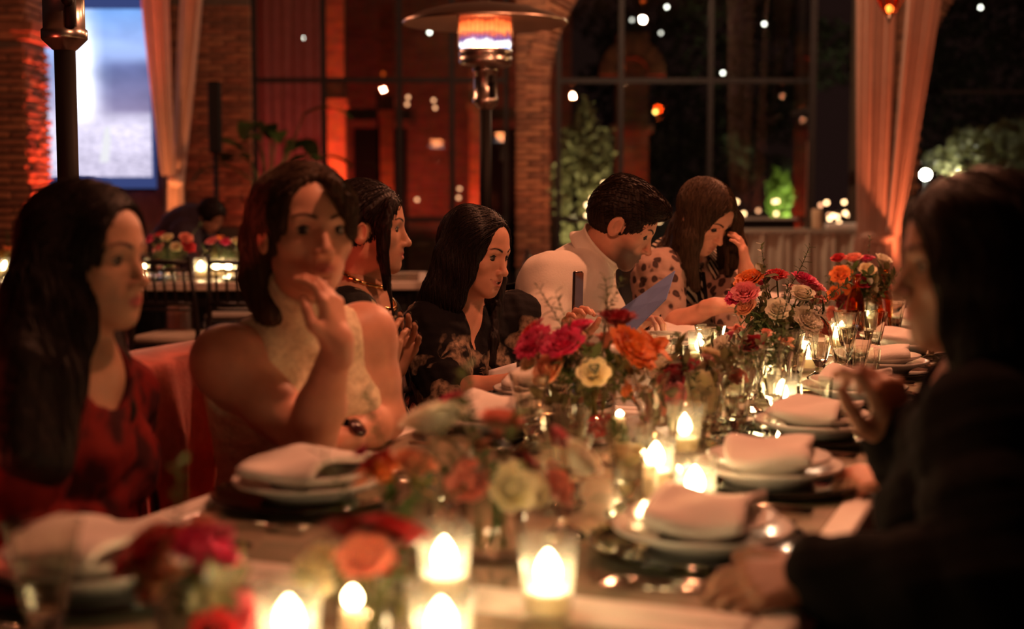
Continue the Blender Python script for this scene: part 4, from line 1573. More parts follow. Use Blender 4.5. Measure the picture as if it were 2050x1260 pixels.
arrangement(foot(735, 1.55), 'blurred posy with a yellow-cream rose and pink blooms behind the taper candle',
            [(636, 1140, 0, 46, 'cream', 1), (648, 1175, -.02, 34, 'cream', 4), (730, 1125, -.02, 52, 'coral', 0), (700, 1062, .08, 46, 'crimson', 3), (790, 1070, .05, 56, 'red', 3), (760, 1085, .03, 44, 'dusty', 2), (775, 1130, .02, 40, 'red', 4)],
            .09, .04, [(690, 1040, .06, 3, .8, -.2), (770, 1190, 0, 2, .6, .1)], 10)
arrangement(foot(1408, 3.02), 'low bouquet of dark crimson and cream blooms over a burning candle',
            [(1362, 752, 0, 36, 'crimson', 3), (1345, 770, -.03, 26, 'crimson', 2), (1322, 735, .04, 26, 'white', 1), (1335, 805, -.04, 30, 'coral', 4), (1395, 800, -.05, 42, 'cream', 2), (1352, 795, -.05, 26, 'pink', 1),
             (1470, 758, .0, 26, 'coral', 0), (1462, 735, .02, 14, 'coral', 4), (1410, 742, .05, 26, 'white', 0), (1425, 715, .06, 24, 'cream', 1), (1420, 722, .02, 16, 'dusty', 3)],
            .10, .042, [(1440, 730, 0, 3, .7, .1), (1310, 770, 0, 2, .6, -.3), (1430, 780, -.02, 2, .6, .3)], 12)
arrangement(foot(1562, 3.80), 'large sharp bouquet of white, pink and peach roses before the spotted-blouse guest',
            [(1478, 596, 0, 21, 'magenta', 3), (1492, 588, -.05, 22, 'pink', 2), (1500, 562, 0, 24, 'orange', 2), (1496, 616, -.07, 21, 'peach', 1), (1556, 622, -.10, 22, 'white', 1), (1522, 562, .02, 18, 'magenta', 4),
             (1556, 553, .0, 18, 'red', 3), (1610, 562, .03, 22, 'magenta', 2), (1628, 575, .04, 20, 'pink', 3), (1606, 592, -.04, 22, 'white', 0), (1614, 643, -.08, 26, 'white', 2), (1648, 658, .0, 18, 'coral', 1),
             (1632, 600, .03, 18, 'coral', 3), (1585, 575, .08, 14, 'dusty', 4)],
            .14, .05, [(1530, 540, 0, 1, .6, 0), (1595, 545, .03, 3, .7, .5), (1540, 580, -.03, 2, .8, 0), (1575, 600, 0, 0, .7, .2), (1580, 650, -.05, 2, .7, .2), (1650, 600, .05, 1, .7, .5), (1570, 660, -.05, 2, .7, 0), (1535, 640, -.03, 2, .7, -.3)], 22)
arrangement(foot(1520, 3.42), 'low sharp posy with one dark red rose and a peach rose among leaves',
            [(1505, 694, -.02, 23, 'crimson', 1), (1570, 686, .02, 20, 'peach', 4), (1475, 660, .04, 16, 'coral', 4), (1440, 702, .0, 26, 'white', 2), (1456, 678, .05, 14, 'magenta', 3), (1536, 668, .05, 14, 'coral', 0), (1466, 725, 0, 10, 'coral', 4)],
            .085, .04, [(1540, 690, 0, 3, .9, .1), (1490, 670, 0, 1, .6, -.2), (1555, 650, .03, 3, .8, .2), (1480, 740, 0, 2, .6, -.3)], 14)
arrangement(foot(1722, 4.95), 'tall far bouquet of red, orange and cream roses below the pink curtain',
            [(1678, 519, 0, 13, 'red', 1), (1708, 518, 0, 15, 'coral', 2), (1734, 520, .02, 14, 'magenta', 3), (1736, 543, -.06, 16, 'cream', 0), (1684, 552, -.05, 18, 'orange', 2), (1700, 575, -.04, 18, 'orange', 4),
             (1726, 566, -.06, 17, 'magenta', 1), (1671, 590, -.02, 15, 'orange', 0), (1690, 604, 0, 15, 'crimson', 3), (1704, 612, -.03, 13, 'red', 1), (1768, 522, .02, 16, 'white', 0), (1752, 600, 0, 17, 'peach', 1), (1668, 628, -.02, 14, 'coral', 1),
             (1770, 570, 0, 16, 'coral', 3), (1690, 640, 0, 14, 'peach', 2), (1702, 655, -.03, 10, 'magenta', 0), (1645, 668, -.05, 15, 'coral', 2)],
            .16, .055, [(1740, 505, 0, 1, .5, 0), (1755, 560, 0, 2, .8, .2), (1715, 545, 0, 2, .8, 0), (1765, 590, 0, 0, .7, .3), (1650, 600, 0, 1, .8, -.3)], 20)


# ---- second table at the back left, laid and lit
T2Y = 8.35
table((-1.95, T2Y, 0), PI / 2 + .06, .95, 2.9, 'second white table laid with flowers, behind the guest in red', 'other tables', M_BLACK)
chair((at(368, 600, 7.85).x, 7.75, 0), -.18, 'dark chiavari chair at the second table, whole back in view', 'dark chiavari chairs at the second table')
chair((at(508, 600, 7.85).x, 7.72, 0), .05, 'dark chiavari chair at the second table, half hidden by the cream-dressed guest', 'dark chiavari chairs at the second table')
chair((-2.45, 7.78, 0), .1, 'dark chiavari chair at the second table, behind the red-bloused guest', 'dark chiavari chairs at the second table')
chair((-1.75, 9.15, 0), PI, 'dark chiavari chair on the far side of the second table', 'dark chiavari chairs at the second table')
chair((-.18, 8.05, 0), PI / 2, 'dark chiavari chair behind the black-haired guest', 'dark chiavari chairs at the second table')
arrangement((at(340, 545, T2Y).x, T2Y, TABLE_Z + .0015), 'red and cream posy on the second table, above the chair back',
            [(335, 478, -.05, 11, 'cream', 0), (372, 478, -.08, 11, 'coral', 2), (376, 494, -.1, 12, 'red', 3), (352, 496, -.08, 10, 'cream', 1), (300, 480, 0, 10, 'magenta', 3), (318, 498, 0, 10, 'pink', 2), (320, 470, .05, 9, 'red', 2)],
            .11, .045, [(385, 470, 0, 1, .8, .3), (305, 465, 0, 0, .7, -.3)], 10, 'bouquets on the second table')
arrangement((at(440, 545, T2Y).x, T2Y + .05, TABLE_Z + .0015), 'pink posy on the second table, between the two larger ones',
            [(424, 484, 0, 10, 'pink', 2), (452, 486, 0, 10, 'magenta', 3), (440, 476, .03, 8, 'orange', 4)], .10, .04, (), 8, 'bouquets on the second table')
arrangement((at(488, 545, T2Y).x, T2Y - .05, TABLE_Z + .0015), 'cream and pink posy on the second table, beside the brown-haired guest',
            [(474, 484, 0, 11, 'cream', 0), (506, 468, 0, 12, 'pink', 1), (496, 466, .03, 9, 'magenta', 3), (500, 494, 0, 9, 'peach', 4)], .11, .04, (), 8, 'bouquets on the second table')
arrangement((at(12, 545, 8.5).x, 8.45, TABLE_Z + .0015), 'yellow posy on the second table behind the red-bloused guest\'s hair',
            [(8, 510, 0, 12, 'yellow', 2), (16, 500, 0, 10, 'orange', 4)], .10, .04, [(14, 480, 0, 0, .8, 0)], 8, 'bouquets on the second table')
for px, Y in ((457, 8.34), (434, 8.36), (286, 8.32), (402, 8.31), (10, 8.33)):
    votive((at(px, 545, Y).x, Y, TABLE_Z + .0015), 'short candle burning in a glass on the second table', 'votive candles on the second table', .7, 1.15)
for px, Y in ((296, 8.40), (420, 8.44), (446, 8.48), (409, 8.46), (470, 8.50), (318, 8.5)):
    o = link('goblet', ME['goblet'])
    o.location = (at(px, 545, Y).x, Y, TABLE_Z + .0015)
    tag(o, 'clear goblet standing on the second table', 'glass', 'goblets on the second table')
for k in range(4):
    x, y = -2.7 + k * .6, T2Y - .26
    for kind, nm, zz, lb, ct in (('charger', 'charger_plate', .0015, 'dark glass charger on the second table', 'charger'), ('dinner', 'dinner_plate', .009, 'white plate on the second table', 'plate')):
        o = link(nm, ME[kind])
        o.location = (x, y + .06 * (k - 1.5) * .6, TABLE_Z + zz)
        tag(o, lb, ct, ct + 's on the second table')
# ================================================================== people: smooth distance fields turned into one surface
def V(*a):
    return np.array(a, dtype=np.float64)


def P(px, py, Y):
    return np.array(at(px, py, Y))


def smin(a, b, k):
    if k <= 0:
        return np.minimum(a, b)
    h = np.maximum(k - np.abs(a - b), 0) / k
    return np.minimum(a, b) - h * h * (k * .25)


def smax(a, b, k):
    return -smin(-a, -b, k)


class RC:
    """round cone"""
    def __init__(s, a, b, ra, rb):
        s.a, s.b, s.ra, s.rb = np.asarray(a, float), np.asarray(b, float), ra, rb

    def box(s):
        r = max(s.ra, s.rb)
        return np.minimum(s.a, s.b) - r, np.maximum(s.a, s.b) + r

    def d(s, X, Y, Z):
        ab = s.b - s.a
        L = max(1e-9, ab @ ab)
        x, y, z = X - s.a[0], Y - s.a[1], Z - s.a[2]
        t = np.clip((x * ab[0] + y * ab[1] + z * ab[2]) / L, 0, 1)
        x = x - t * ab[0]; y = y - t * ab[1]; z = z - t * ab[2]
        return np.sqrt(x * x + y * y + z * z) - (s.ra + (s.rb - s.ra) * t)

    def grow(s, e):
        return RC(s.a, s.b, s.ra + e, s.rb + e)


class EL:
    """ellipsoid; R columns are its axes"""
    def __init__(s, c, r, R=None):
        s.c, s.r = np.asarray(c, float), np.asarray(r, float)
        s.R = np.eye(3) if R is None else np.asarray(R, float)

    def box(s):
        m = s.r.max()
        return s.c - m, s.c + m

    def d(s, X, Y, Z):
        x, y, z = X - s.c[0], Y - s.c[1], Z - s.c[2]
        R, r = s.R, s.r
        a = x * R[0, 0] + y * R[1, 0] + z * R[2, 0]
        b = x * R[0, 1] + y * R[1, 1] + z * R[2, 1]
        c = x * R[0, 2] + y * R[1, 2] + z * R[2, 2]
        k0 = np.sqrt((a / r[0]) ** 2 + (b / r[1]) ** 2 + (c / r[2]) ** 2)
        k1 = np.sqrt((a / r[0] ** 2) ** 2 + (b / r[1] ** 2) ** 2 + (c / r[2] ** 2) ** 2)
        return k0 * (k0 - 1) / np.maximum(k1, 1e-9)

    def grow(s, e):
        return EL(s.c, s.r + e, s.R)


class Field:
    def __init__(s, prims, h, pad=.02):
        los, his = zip(*[p.box() for p, k, m in prims if m > 0])
        s.lo = np.min(los, 0) - pad
        hi = np.max(his, 0) + pad
        s.h = h
        s.n = np.ceil((hi - s.lo) / h).astype(int) + 1
        s.D = np.full(s.n, .1, np.float32)
        for p, k, m in prims:
            s.put(p, k, m)

    def axes(s, sl):
        return [(s.lo[i] + s.h * np.arange(sl[i].start, sl[i].stop)).astype(np.float32).reshape([-1 if j == i else 1 for j in range(3)]) for i in range(3)]

    def put(s, p, k, m):
        lo, hi = p.box()
        g = max(.03, k * 1.2)
        i0 = np.clip(np.floor((lo - g - s.lo) / s.h).astype(int), 0, s.n)
        i1 = np.clip(np.ceil((hi + g - s.lo) / s.h).astype(int) + 1, 0, s.n)
        if np.any(i1 <= i0):
            return
        sl = tuple(slice(a, b) for a, b in zip(i0, i1))
        d = p.d(*s.axes(sl)).astype(np.float32)
        s.D[sl] = smin(s.D[sl], d, k) if m > 0 else smax(s.D[sl], -d, k)

    def full(s):
        return s.axes(tuple(slice(0, n) for n in s.n))

    def mesh(s):
        return surface_nets(s.D, s.lo, s.h)

    def sample(s, Pt):
        q = np.clip((Pt - s.lo) / s.h, 0, np.array(s.n) - 1.001)
        i = q.astype(int)
        f = q - i
        D = s.D
        out = 0
        for dx in (0, 1):
            for dy in (0, 1):
                for dz in (0, 1):
                    w_ = (f[:, 0] if dx else 1 - f[:, 0]) * (f[:, 1] if dy else 1 - f[:, 1]) * (f[:, 2] if dz else 1 - f[:, 2])
                    out = out + w_ * D[i[:, 0] + dx, i[:, 1] + dy, i[:, 2] + dz]
        return out

    def grad(s, Pt):
        e = s.h
        g = np.stack([s.sample(Pt + np.eye(3)[k] * e) - s.sample(Pt - np.eye(3)[k] * e) for k in range(3)], 1)
        return g / np.maximum(np.linalg.norm(g, axis=1), 1e-9)[:, None]


def surface_nets(D, lo, h):
    S = D < 0
    nx, ny, nz = D.shape
    c = np.zeros((nx - 1, ny - 1, nz - 1), np.int8)
    for dx in (0, 1):
        for dy in (0, 1):
            for dz in (0, 1):
                c += S[dx:nx - 1 + dx, dy:ny - 1 + dy, dz:nz - 1 + dz]
    act = (c > 0) & (c < 8)
    I = np.argwhere(act)
    idx = np.full(act.shape, -1, np.int32)
    idx[act] = np.arange(len(I))
    acc = np.zeros((len(I), 3)); cnt = np.zeros(len(I))
    corners = [(a, b, d) for a in (0, 1) for b in (0, 1) for d in (0, 1)]
    val = {q: D[I[:, 0] + q[0], I[:, 1] + q[1], I[:, 2] + q[2]] for q in corners}
    for q in corners:
        for ax in range(3):
            if q[ax] == 0:
                r = tuple(1 if i == ax else q[i] for i in range(3))
                a, b = val[q], val[r]
                m = (a < 0) != (b < 0)
                t = np.where(m, a / np.where(m, a - b, 1), 0)
                pt = np.array(q, float)[None, :].repeat(len(I), 0)
                pt[:, ax] = t
                acc += pt * m[:, None]
                cnt += m
    verts = lo + h * (I + acc / np.maximum(cnt, 1)[:, None])
    quads = []
    for ax in range(3):
        o = [i for i in range(3) if i != ax]
        sa = [slice(None)] * 3; sb = [slice(None)] * 3
        sa[ax] = slice(0, -1); sb[ax] = slice(1, None)
        for q in o:
            sa[q] = slice(1, -1); sb[q] = slice(1, -1)
        A, B = S[tuple(sa)], S[tuple(sb)]
        E = np.argwhere(A != B)
        if len(E) == 0:
            continue
        fl = A[E[:, 0], E[:, 1], E[:, 2]]
        base = E.copy()
        for q in o:
            base[:, q] += 1

        def cell(d0, d1):
            w_ = base.copy()
            w_[:, o[0]] -= d0; w_[:, o[1]] -= d1
            return idx[w_[:, 0], w_[:, 1], w_[:, 2]]
        Q = np.stack([cell(1, 1), cell(0, 1), cell(0, 0), cell(1, 0)], 1)
        flip = fl if ax != 1 else ~fl
        Q[~flip] = Q[~flip][:, ::-1]
        quads.append(Q)
    Q = np.concatenate(quads)
    Q = Q[(Q >= 0).all(1)]
    return verts, Q


def frame(f, up=(0, 0, 1), roll=0.0):
    f = np.asarray(f, float); f = f / np.linalg.norm(f)
    r = np.cross(f, up); r /= np.linalg.norm(r)
    u = np.cross(r, f)
    if roll:
        c, s = math.cos(roll), math.sin(roll)
        r, u = r * c + u * s, u * c - r * s
    return np.stack([r, f, u], 1)


# ---- heads
def head_sdf(x, y, z, o):
    """local head: x right, y forward, z up, eye line at z = 0"""
    ax = np.abs(x)
    E = lambda c, r: EL(c, r).d(ax, y, z)
    C = lambda a, b, ra, rb: RC(a, b, ra, rb).d(ax, y, z)
    jw = o.get('jaw', 1.0)
    sm = o.get('smile', 0.0)
    d = E((0, -.014, .026), (.073, .092, .082))
    d = smin(d, E((0, .022, .034), (.060, .060, .058)), .03)
    d = smin(d, E((0, .026, -.030), (.060 * (.9 + .1 * jw), .058, .068)), .03)
    d = smin(d, E((0, .030, -.068), (.047 * jw, .046, .040)), .03)
    d = smin(d, C((.044 * jw, .002, -.062), (.014, .060, -.094), .017, .015), .022)
    d = smin(d, E((0, .066, -.098), (.020 * jw, .017, .016)), .02)
    d = smin(d, E((.043, .049, -.027 + .004 * sm), (.021, .022, .017 + .003 * sm)), .022)
    d = smin(d, C((0, .076, .018), (.040, .066, .016), .010, .010), .018)
    d = smax(d, -E((.0315, .098, -.001), (.021, .020, .0130)), .012)
    # nose
    nl = o.get('nose', 1.0)
    d = smin(d, C((0, .078, .006), (0, .100 + .006 * (nl - 1), -.034), .0075, .0085), .010)
    d = smin(d, E((0, .101 + .006 * (nl - 1), -.038), (.0105, .0105, .0092)), .006)
    d = smin(d, E((.0115, .0910, -.0405), (.0072, .0095, .0066)), .005)
    d = smax(d, -E((.0065, .096, -.0485), (.004, .006, .004)), .003)
    # muzzle, lips, mouth
    d = smin(d, E((0, .068, -.066), (.030, .021, .024)), .018)
    mw = .021 + .006 * sm
    cz = -.066 + .0055 * sm
    d = smin(d, C((0, .0878, -.0625), (mw, .0745, cz + .001), .0050, .0022), .005)
    d = smin(d, C((0, .0865, -.0745), (mw * .85, .0745, cz - .004), .0062, .0022), .005)
    op = o.get('open', 0.0)
    d = smax(d, -C((0, .0915 - op, -.0682), (mw * 1.02, .0785, cz - .0005), .0018 + op, .0008 + op * .35), .0025)
    # philtrum dip, under-lip dip
    d = smax(d, -E((0, .0945, -.0545), (.004, .004, .006)), .004)
    d = smax(d, -E((0, .092, -.0845), (.014, .008, .004)), .006)
    # ears
    ear = E((.0755, -.010, -.012), (.0085, .0195, .0305))
    ear = smax(ear, -E((.0835, -.004, -.009), (.0085, .0105, .0185)), .002)
    ear = smin(ear, E((.076, .004, -.014), (.004, .004, .006)), .003)
    ear = smax(ear, -RC((.0835, -.022, .006), (.0835, -.006, .016), .0028, .0028).d(ax, y, z), .002)
    d = smin(d, ear, .006)
    return d


class HeadField(Field):
    def __init__(s, opts, h, neck=None):
        s.h = h
        s.lo = V(-.098, -.125, -.215)
        hi = V(.098, .128, .125)
        s.n = np.ceil((hi - s.lo) / h).astype(int) + 1
        X, Y, Z = s.full()
        Z_ = Z + 0 * X + 0 * Y
        X_ = X + 0 * Z_; Y_ = Y + 0 * Z_
        D = head_sdf(X_, Y_, Z_, opts)
        if neck is not None:
            D = smin(D, neck.d(X_, Y_, Z_), .030)
        s.D = D.astype(np.float32)


def skin_mat(name, c, rough=.48):
    if name in MATS:
        return MATS[name]
    m, nt, out = nodes_of(name)
    b = N(nt, 'ShaderNodeBsdfPrincipled', i_Roughness=rough)
    b.inputs['Specular IOR Level'].default_value = .4
    b.inputs['Subsurface Weight'].default_value = .12
    b.inputs['Subsurface Radius'].default_value = (1, .35, .2)
    b.inputs['Subsurface Scale'].default_value = .008
    tc = N(nt, 'ShaderNodeTexCoord')
    no = N(nt, 'ShaderNodeTexNoise', i_Scale=28.0, i_Detail=4.0)
    nt.links.new(tc.outputs['Object'], no.inputs['Vector'])
    r = ramp(nt, [(.3, [x * .9 for x in c]), (.7, [min(1, x * 1.08) for x in c])])
    nt.links.new(no.outputs['Fac'], r.inputs[0])
    at_ = N(nt, 'ShaderNodeAttribute', attribute_name='paint')
    mx = N(nt, 'ShaderNodeMix', data_type='RGBA')
    nt.links.new(at_.outputs['Alpha'], mx.inputs[0])
    nt.links.new(r.outputs[0], mx.inputs[6])
    nt.links.new(at_.outputs['Color'], mx.inputs[7])
    nt.links.new(mx.outputs[2], b.inputs['Base Color'])
    n2 = N(nt, 'ShaderNodeTexNoise', i_Scale=220.0, i_Detail=2.0)
    nt.links.new(tc.outputs['Object'], n2.inputs['Vector'])
    bp = N(nt, 'ShaderNodeBump', i_Strength=.08, i_Distance=.002)
    nt.links.new(n2.outputs['Fac'], bp.inputs['Height'])
    nt.links.new(bp.outputs['Normal'], b.inputs['Normal'])
    nt.links.new(b.outputs[0], out.inputs['Surface'])
    MATS[name] = m
    return m


M_EYEW = mat('shaded_eye_white', (.42, .36, .32), .2, var=.03)  # whites darkened in colour for the shade over the eyes
M_IRIS = mat('iris_brown', (.06, .03, .015), .15, var=.4, scale=200)
M_PUPIL = mat('pupil', (.004, .004, .004), .1)
M_TEETH = mat('teeth', (.80, .72, .62), .25, var=.03)
M_GOLDM = mat('gold', (.85, .52, .20), .22, 1.0, var=.08)
M_LASH = mat('lash', (.012, .008, .006), .6)


# ---- hands
def hand_prims(w0, dirv, dorsal, side, curl=(15, 22, 15), spread=.06, thumb=(.55, .75, -.15), s=1.0, curls=None):
    """wrist point, finger direction, back-of-hand normal; side = +1 thumb towards +x of the hand frame"""
    y = np.asarray(dirv, float); y /= np.linalg.norm(y)
    zz = np.asarray(dorsal, float); zz -= y * (zz @ y); zz /= np.linalg.norm(zz)
    x = np.cross(y, zz) * side
    T = lambda p: np.asarray(w0) + (x * p[0] + y * p[1] + zz * p[2]) * s
    out = []
    tips = []
    out.append((RC(T((0, -.03, 0)), T((0, .015, 0)), .023 * s, .024 * s), .02, 1))
    xs = (.030, .0105, -.0095, -.0285)
    ys = (.084, .088, .084, .076)
    Ls = (.072, .080, .075, .060)
    rs = (.0088, .0092, .0086, .0077)
    for i in range(4):
        out.append((RC(T((xs[i] * .55, .010, 0)), T((xs[i], ys[i], 0)), .0155 * s, .0115 * s), .012, 1))
    out.append((EL(T((.016, .032, -.008)), np.array((.020, .028, .016)) * s, np.stack([x, y, zz], 1)), .015, 1))
    for i in range(4):
        c = (curls[i] if curls else curl)
        p = np.array((xs[i], ys[i], 0.0))
        ang = 0.0
        sp = (1.5 - i) * spread
        for j, fr in enumerate((.45, .31, .24)):
            ang += math.radians(c[j])
            d = np.array((math.sin(sp) * math.cos(ang), math.cos(sp) * math.cos(ang), -math.sin(ang)))
            q = p + d * Ls[i] * fr
            r0, r1 = rs[i] * (1 - .08 * j), rs[i] * (1 - .08 * (j + 1))
            out.append((RC(T(p), T(q), r0 * s, r1 * s), .004, 1))
            p = q
        tips.append((T(p), np.stack([x, y, zz], 1) @ d, np.stack([x, y, zz], 1) @ np.array((0, math.sin(ang), math.cos(ang)))))
    # thumb
    p = np.array((.024, .018, -.006))
    d0 = np.array((.75, .62, -.2)); d0 /= np.linalg.norm(d0)
    q = p + d0 * .042
    out.append((RC(T(p), T(q), .0165 * s, .0125 * s), .012, 1))
    d1 = np.array(thumb, float); d1 /= np.linalg.norm(d1)
    r_ = q + d1 * .032
    out.append((RC(T(q), T(r_), .0115 * s, .0100 * s), .004, 1))
    d2 = d1 * .8 + np.array((-.25 * 1, .25, -.12)); d2 /= np.linalg.norm(d2)
    e = r_ + d2 * .025
    out.append((RC(T(r_), T(e), .0100 * s, .0082 * s), .004, 1))
    return out, tips


def hair_mat(name, c, hi):
    if name in MATS:
        return MATS[name]
    m, nt, out = nodes_of(name)
    b = N(nt, 'ShaderNodeBsdfPrincipled', i_Roughness=.5)
    b.inputs['Specular IOR Level'].default_value = .16
    tc = N(nt, 'ShaderNodeTexCoord')
    mp = N(nt, 'ShaderNodeMapping')
    mp.inputs['Scale'].default_value = (160, 160, 14)
    no = N(nt, 'ShaderNodeTexNoise', i_Scale=1.0, i_Detail=3.0)
    nt.links.new(tc.outputs['Object'], mp.inputs[0])
    nt.links.new(mp.outputs[0], no.inputs['Vector'])
    r = ramp(nt, [(.35, c), (.7, hi)])
    nt.links.new(no.outputs['Fac'], r.inputs[0])
    nt.links.new(r.outputs[0], b.inputs['Base Color'])
    bp = N(nt, 'ShaderNodeBump', i_Strength=.5, i_Distance=.004)
    nt.links.new(no.outputs['Fac'], bp.inputs['Height'])
    nt.links.new(bp.outputs['Normal'], b.inputs['Normal'])
    nt.links.new(b.outputs[0], out.inputs['Surface'])
    MATS[name] = m
    return m


def chain(pts, radii, k=.02, m=1):
    return [(RC(pts[i], pts[i + 1], radii[i], radii[i + 1]), k, m) for i in range(len(pts) - 1)]


def sheet(A, B, n, r0, r1, k=.022):
    """n locks between path A and path B (lists of pixel+depth points)"""
    A = [P(*a) for a in A]; B = [P(*b) for b in B]
    out = []
    m = len(A)
    for i in range(n):
        t = i / max(1, n - 1)
        pts = [a * (1 - t) + b * t for a, b in zip(A, B)]
        rr = [r0 + (r1 - r0) * j / (m - 1) for j in range(m)]
        out += chain(pts, rr, k)
    return out


def strands(F, HR, hc, n, length, rad, seeds_z, flow, seed=1):
    """thin strands that run down over the surface of a hair field"""
    rg = np.random.default_rng(seed)
    v, q = F.mesh()
    loc = (v - hc) @ HR
    ok = np.where((loc[:, 2] > seeds_z[0]) & (loc[:, 2] < seeds_z[1]))[0]
    if len(ok) == 0:
        return None
    p = v[rg.choice(ok, n)]
    steps = max(4, int(length / .012))
    L = rg.uniform(.5, 1, n) * steps
    off = rg.uniform(.0004, .003, n)[:, None]
    path = []
    jit = rg.normal(size=(n, 3)) * .12
    for s in range(steps):
        g = F.grad(p)
        dd = F.sample(p)[:, None]
        p = p - g * (dd - off)
        path.append(p.copy())
        loc = (p - hc) @ HR
        d = flow(loc) @ HR.T + np.array((0, 0, -1.0)) * .9 + jit
        d = d - g * (d * g).sum(1)[:, None]
        d /= np.maximum(np.linalg.norm(d, axis=1), 1e-6)[:, None]
        p = p + d * .012
    path = np.array(path)                                # steps, n, 3
    verts, faces = [], []
    base = 0
    tri = np.array([0, 2 * PI / 3, 4 * PI / 3])
    for i in range(n):
        k = int(max(4, L[i]))
        pts = path[:k, i]
        t = np.gradient(pts, axis=0)
        t /= np.maximum(np.linalg.norm(t, axis=1), 1e-9)[:, None]
        a = np.cross(t, (0.3, .5, .8)); a /= np.maximum(np.linalg.norm(a, axis=1), 1e-9)[:, None]
        b = np.cross(t, a)
        w_ = rad * (1 - (np.arange(k) / k) ** 3 * .8)
        ring = pts[:, None, :] + (a[:, None, :] * np.cos(tri)[None, :, None] + b[:, None, :] * np.sin(tri)[None, :, None]) * w_[:, None, None]
        verts.append(ring.reshape(-1, 3))
        idx = base + np.arange((k - 1) * 3).reshape(-1, 3)
        nxt = base + (np.arange((k - 1) * 3).reshape(-1, 3) // 3) * 3 + (np.arange(3) + 1) % 3
        faces.append(np.stack([idx, nxt, nxt + 3, idx + 3], -1).reshape(-1, 4))
        base += k * 3
    return np.concatenate(verts), np.concatenate(faces)


def noise3(X, Y, Z, s, seed=0):
    return (np.sin(X * s * 1.7 + Y * s * .9 + seed) * np.sin(Y * s * 1.3 - Z * s * 1.1 + 2 * seed) + np.sin(Z * s * 1.9 + X * s * .7 + 3 * seed) * np.sin(X * s * .8 - Y * s * 1.6 + seed)) * .5


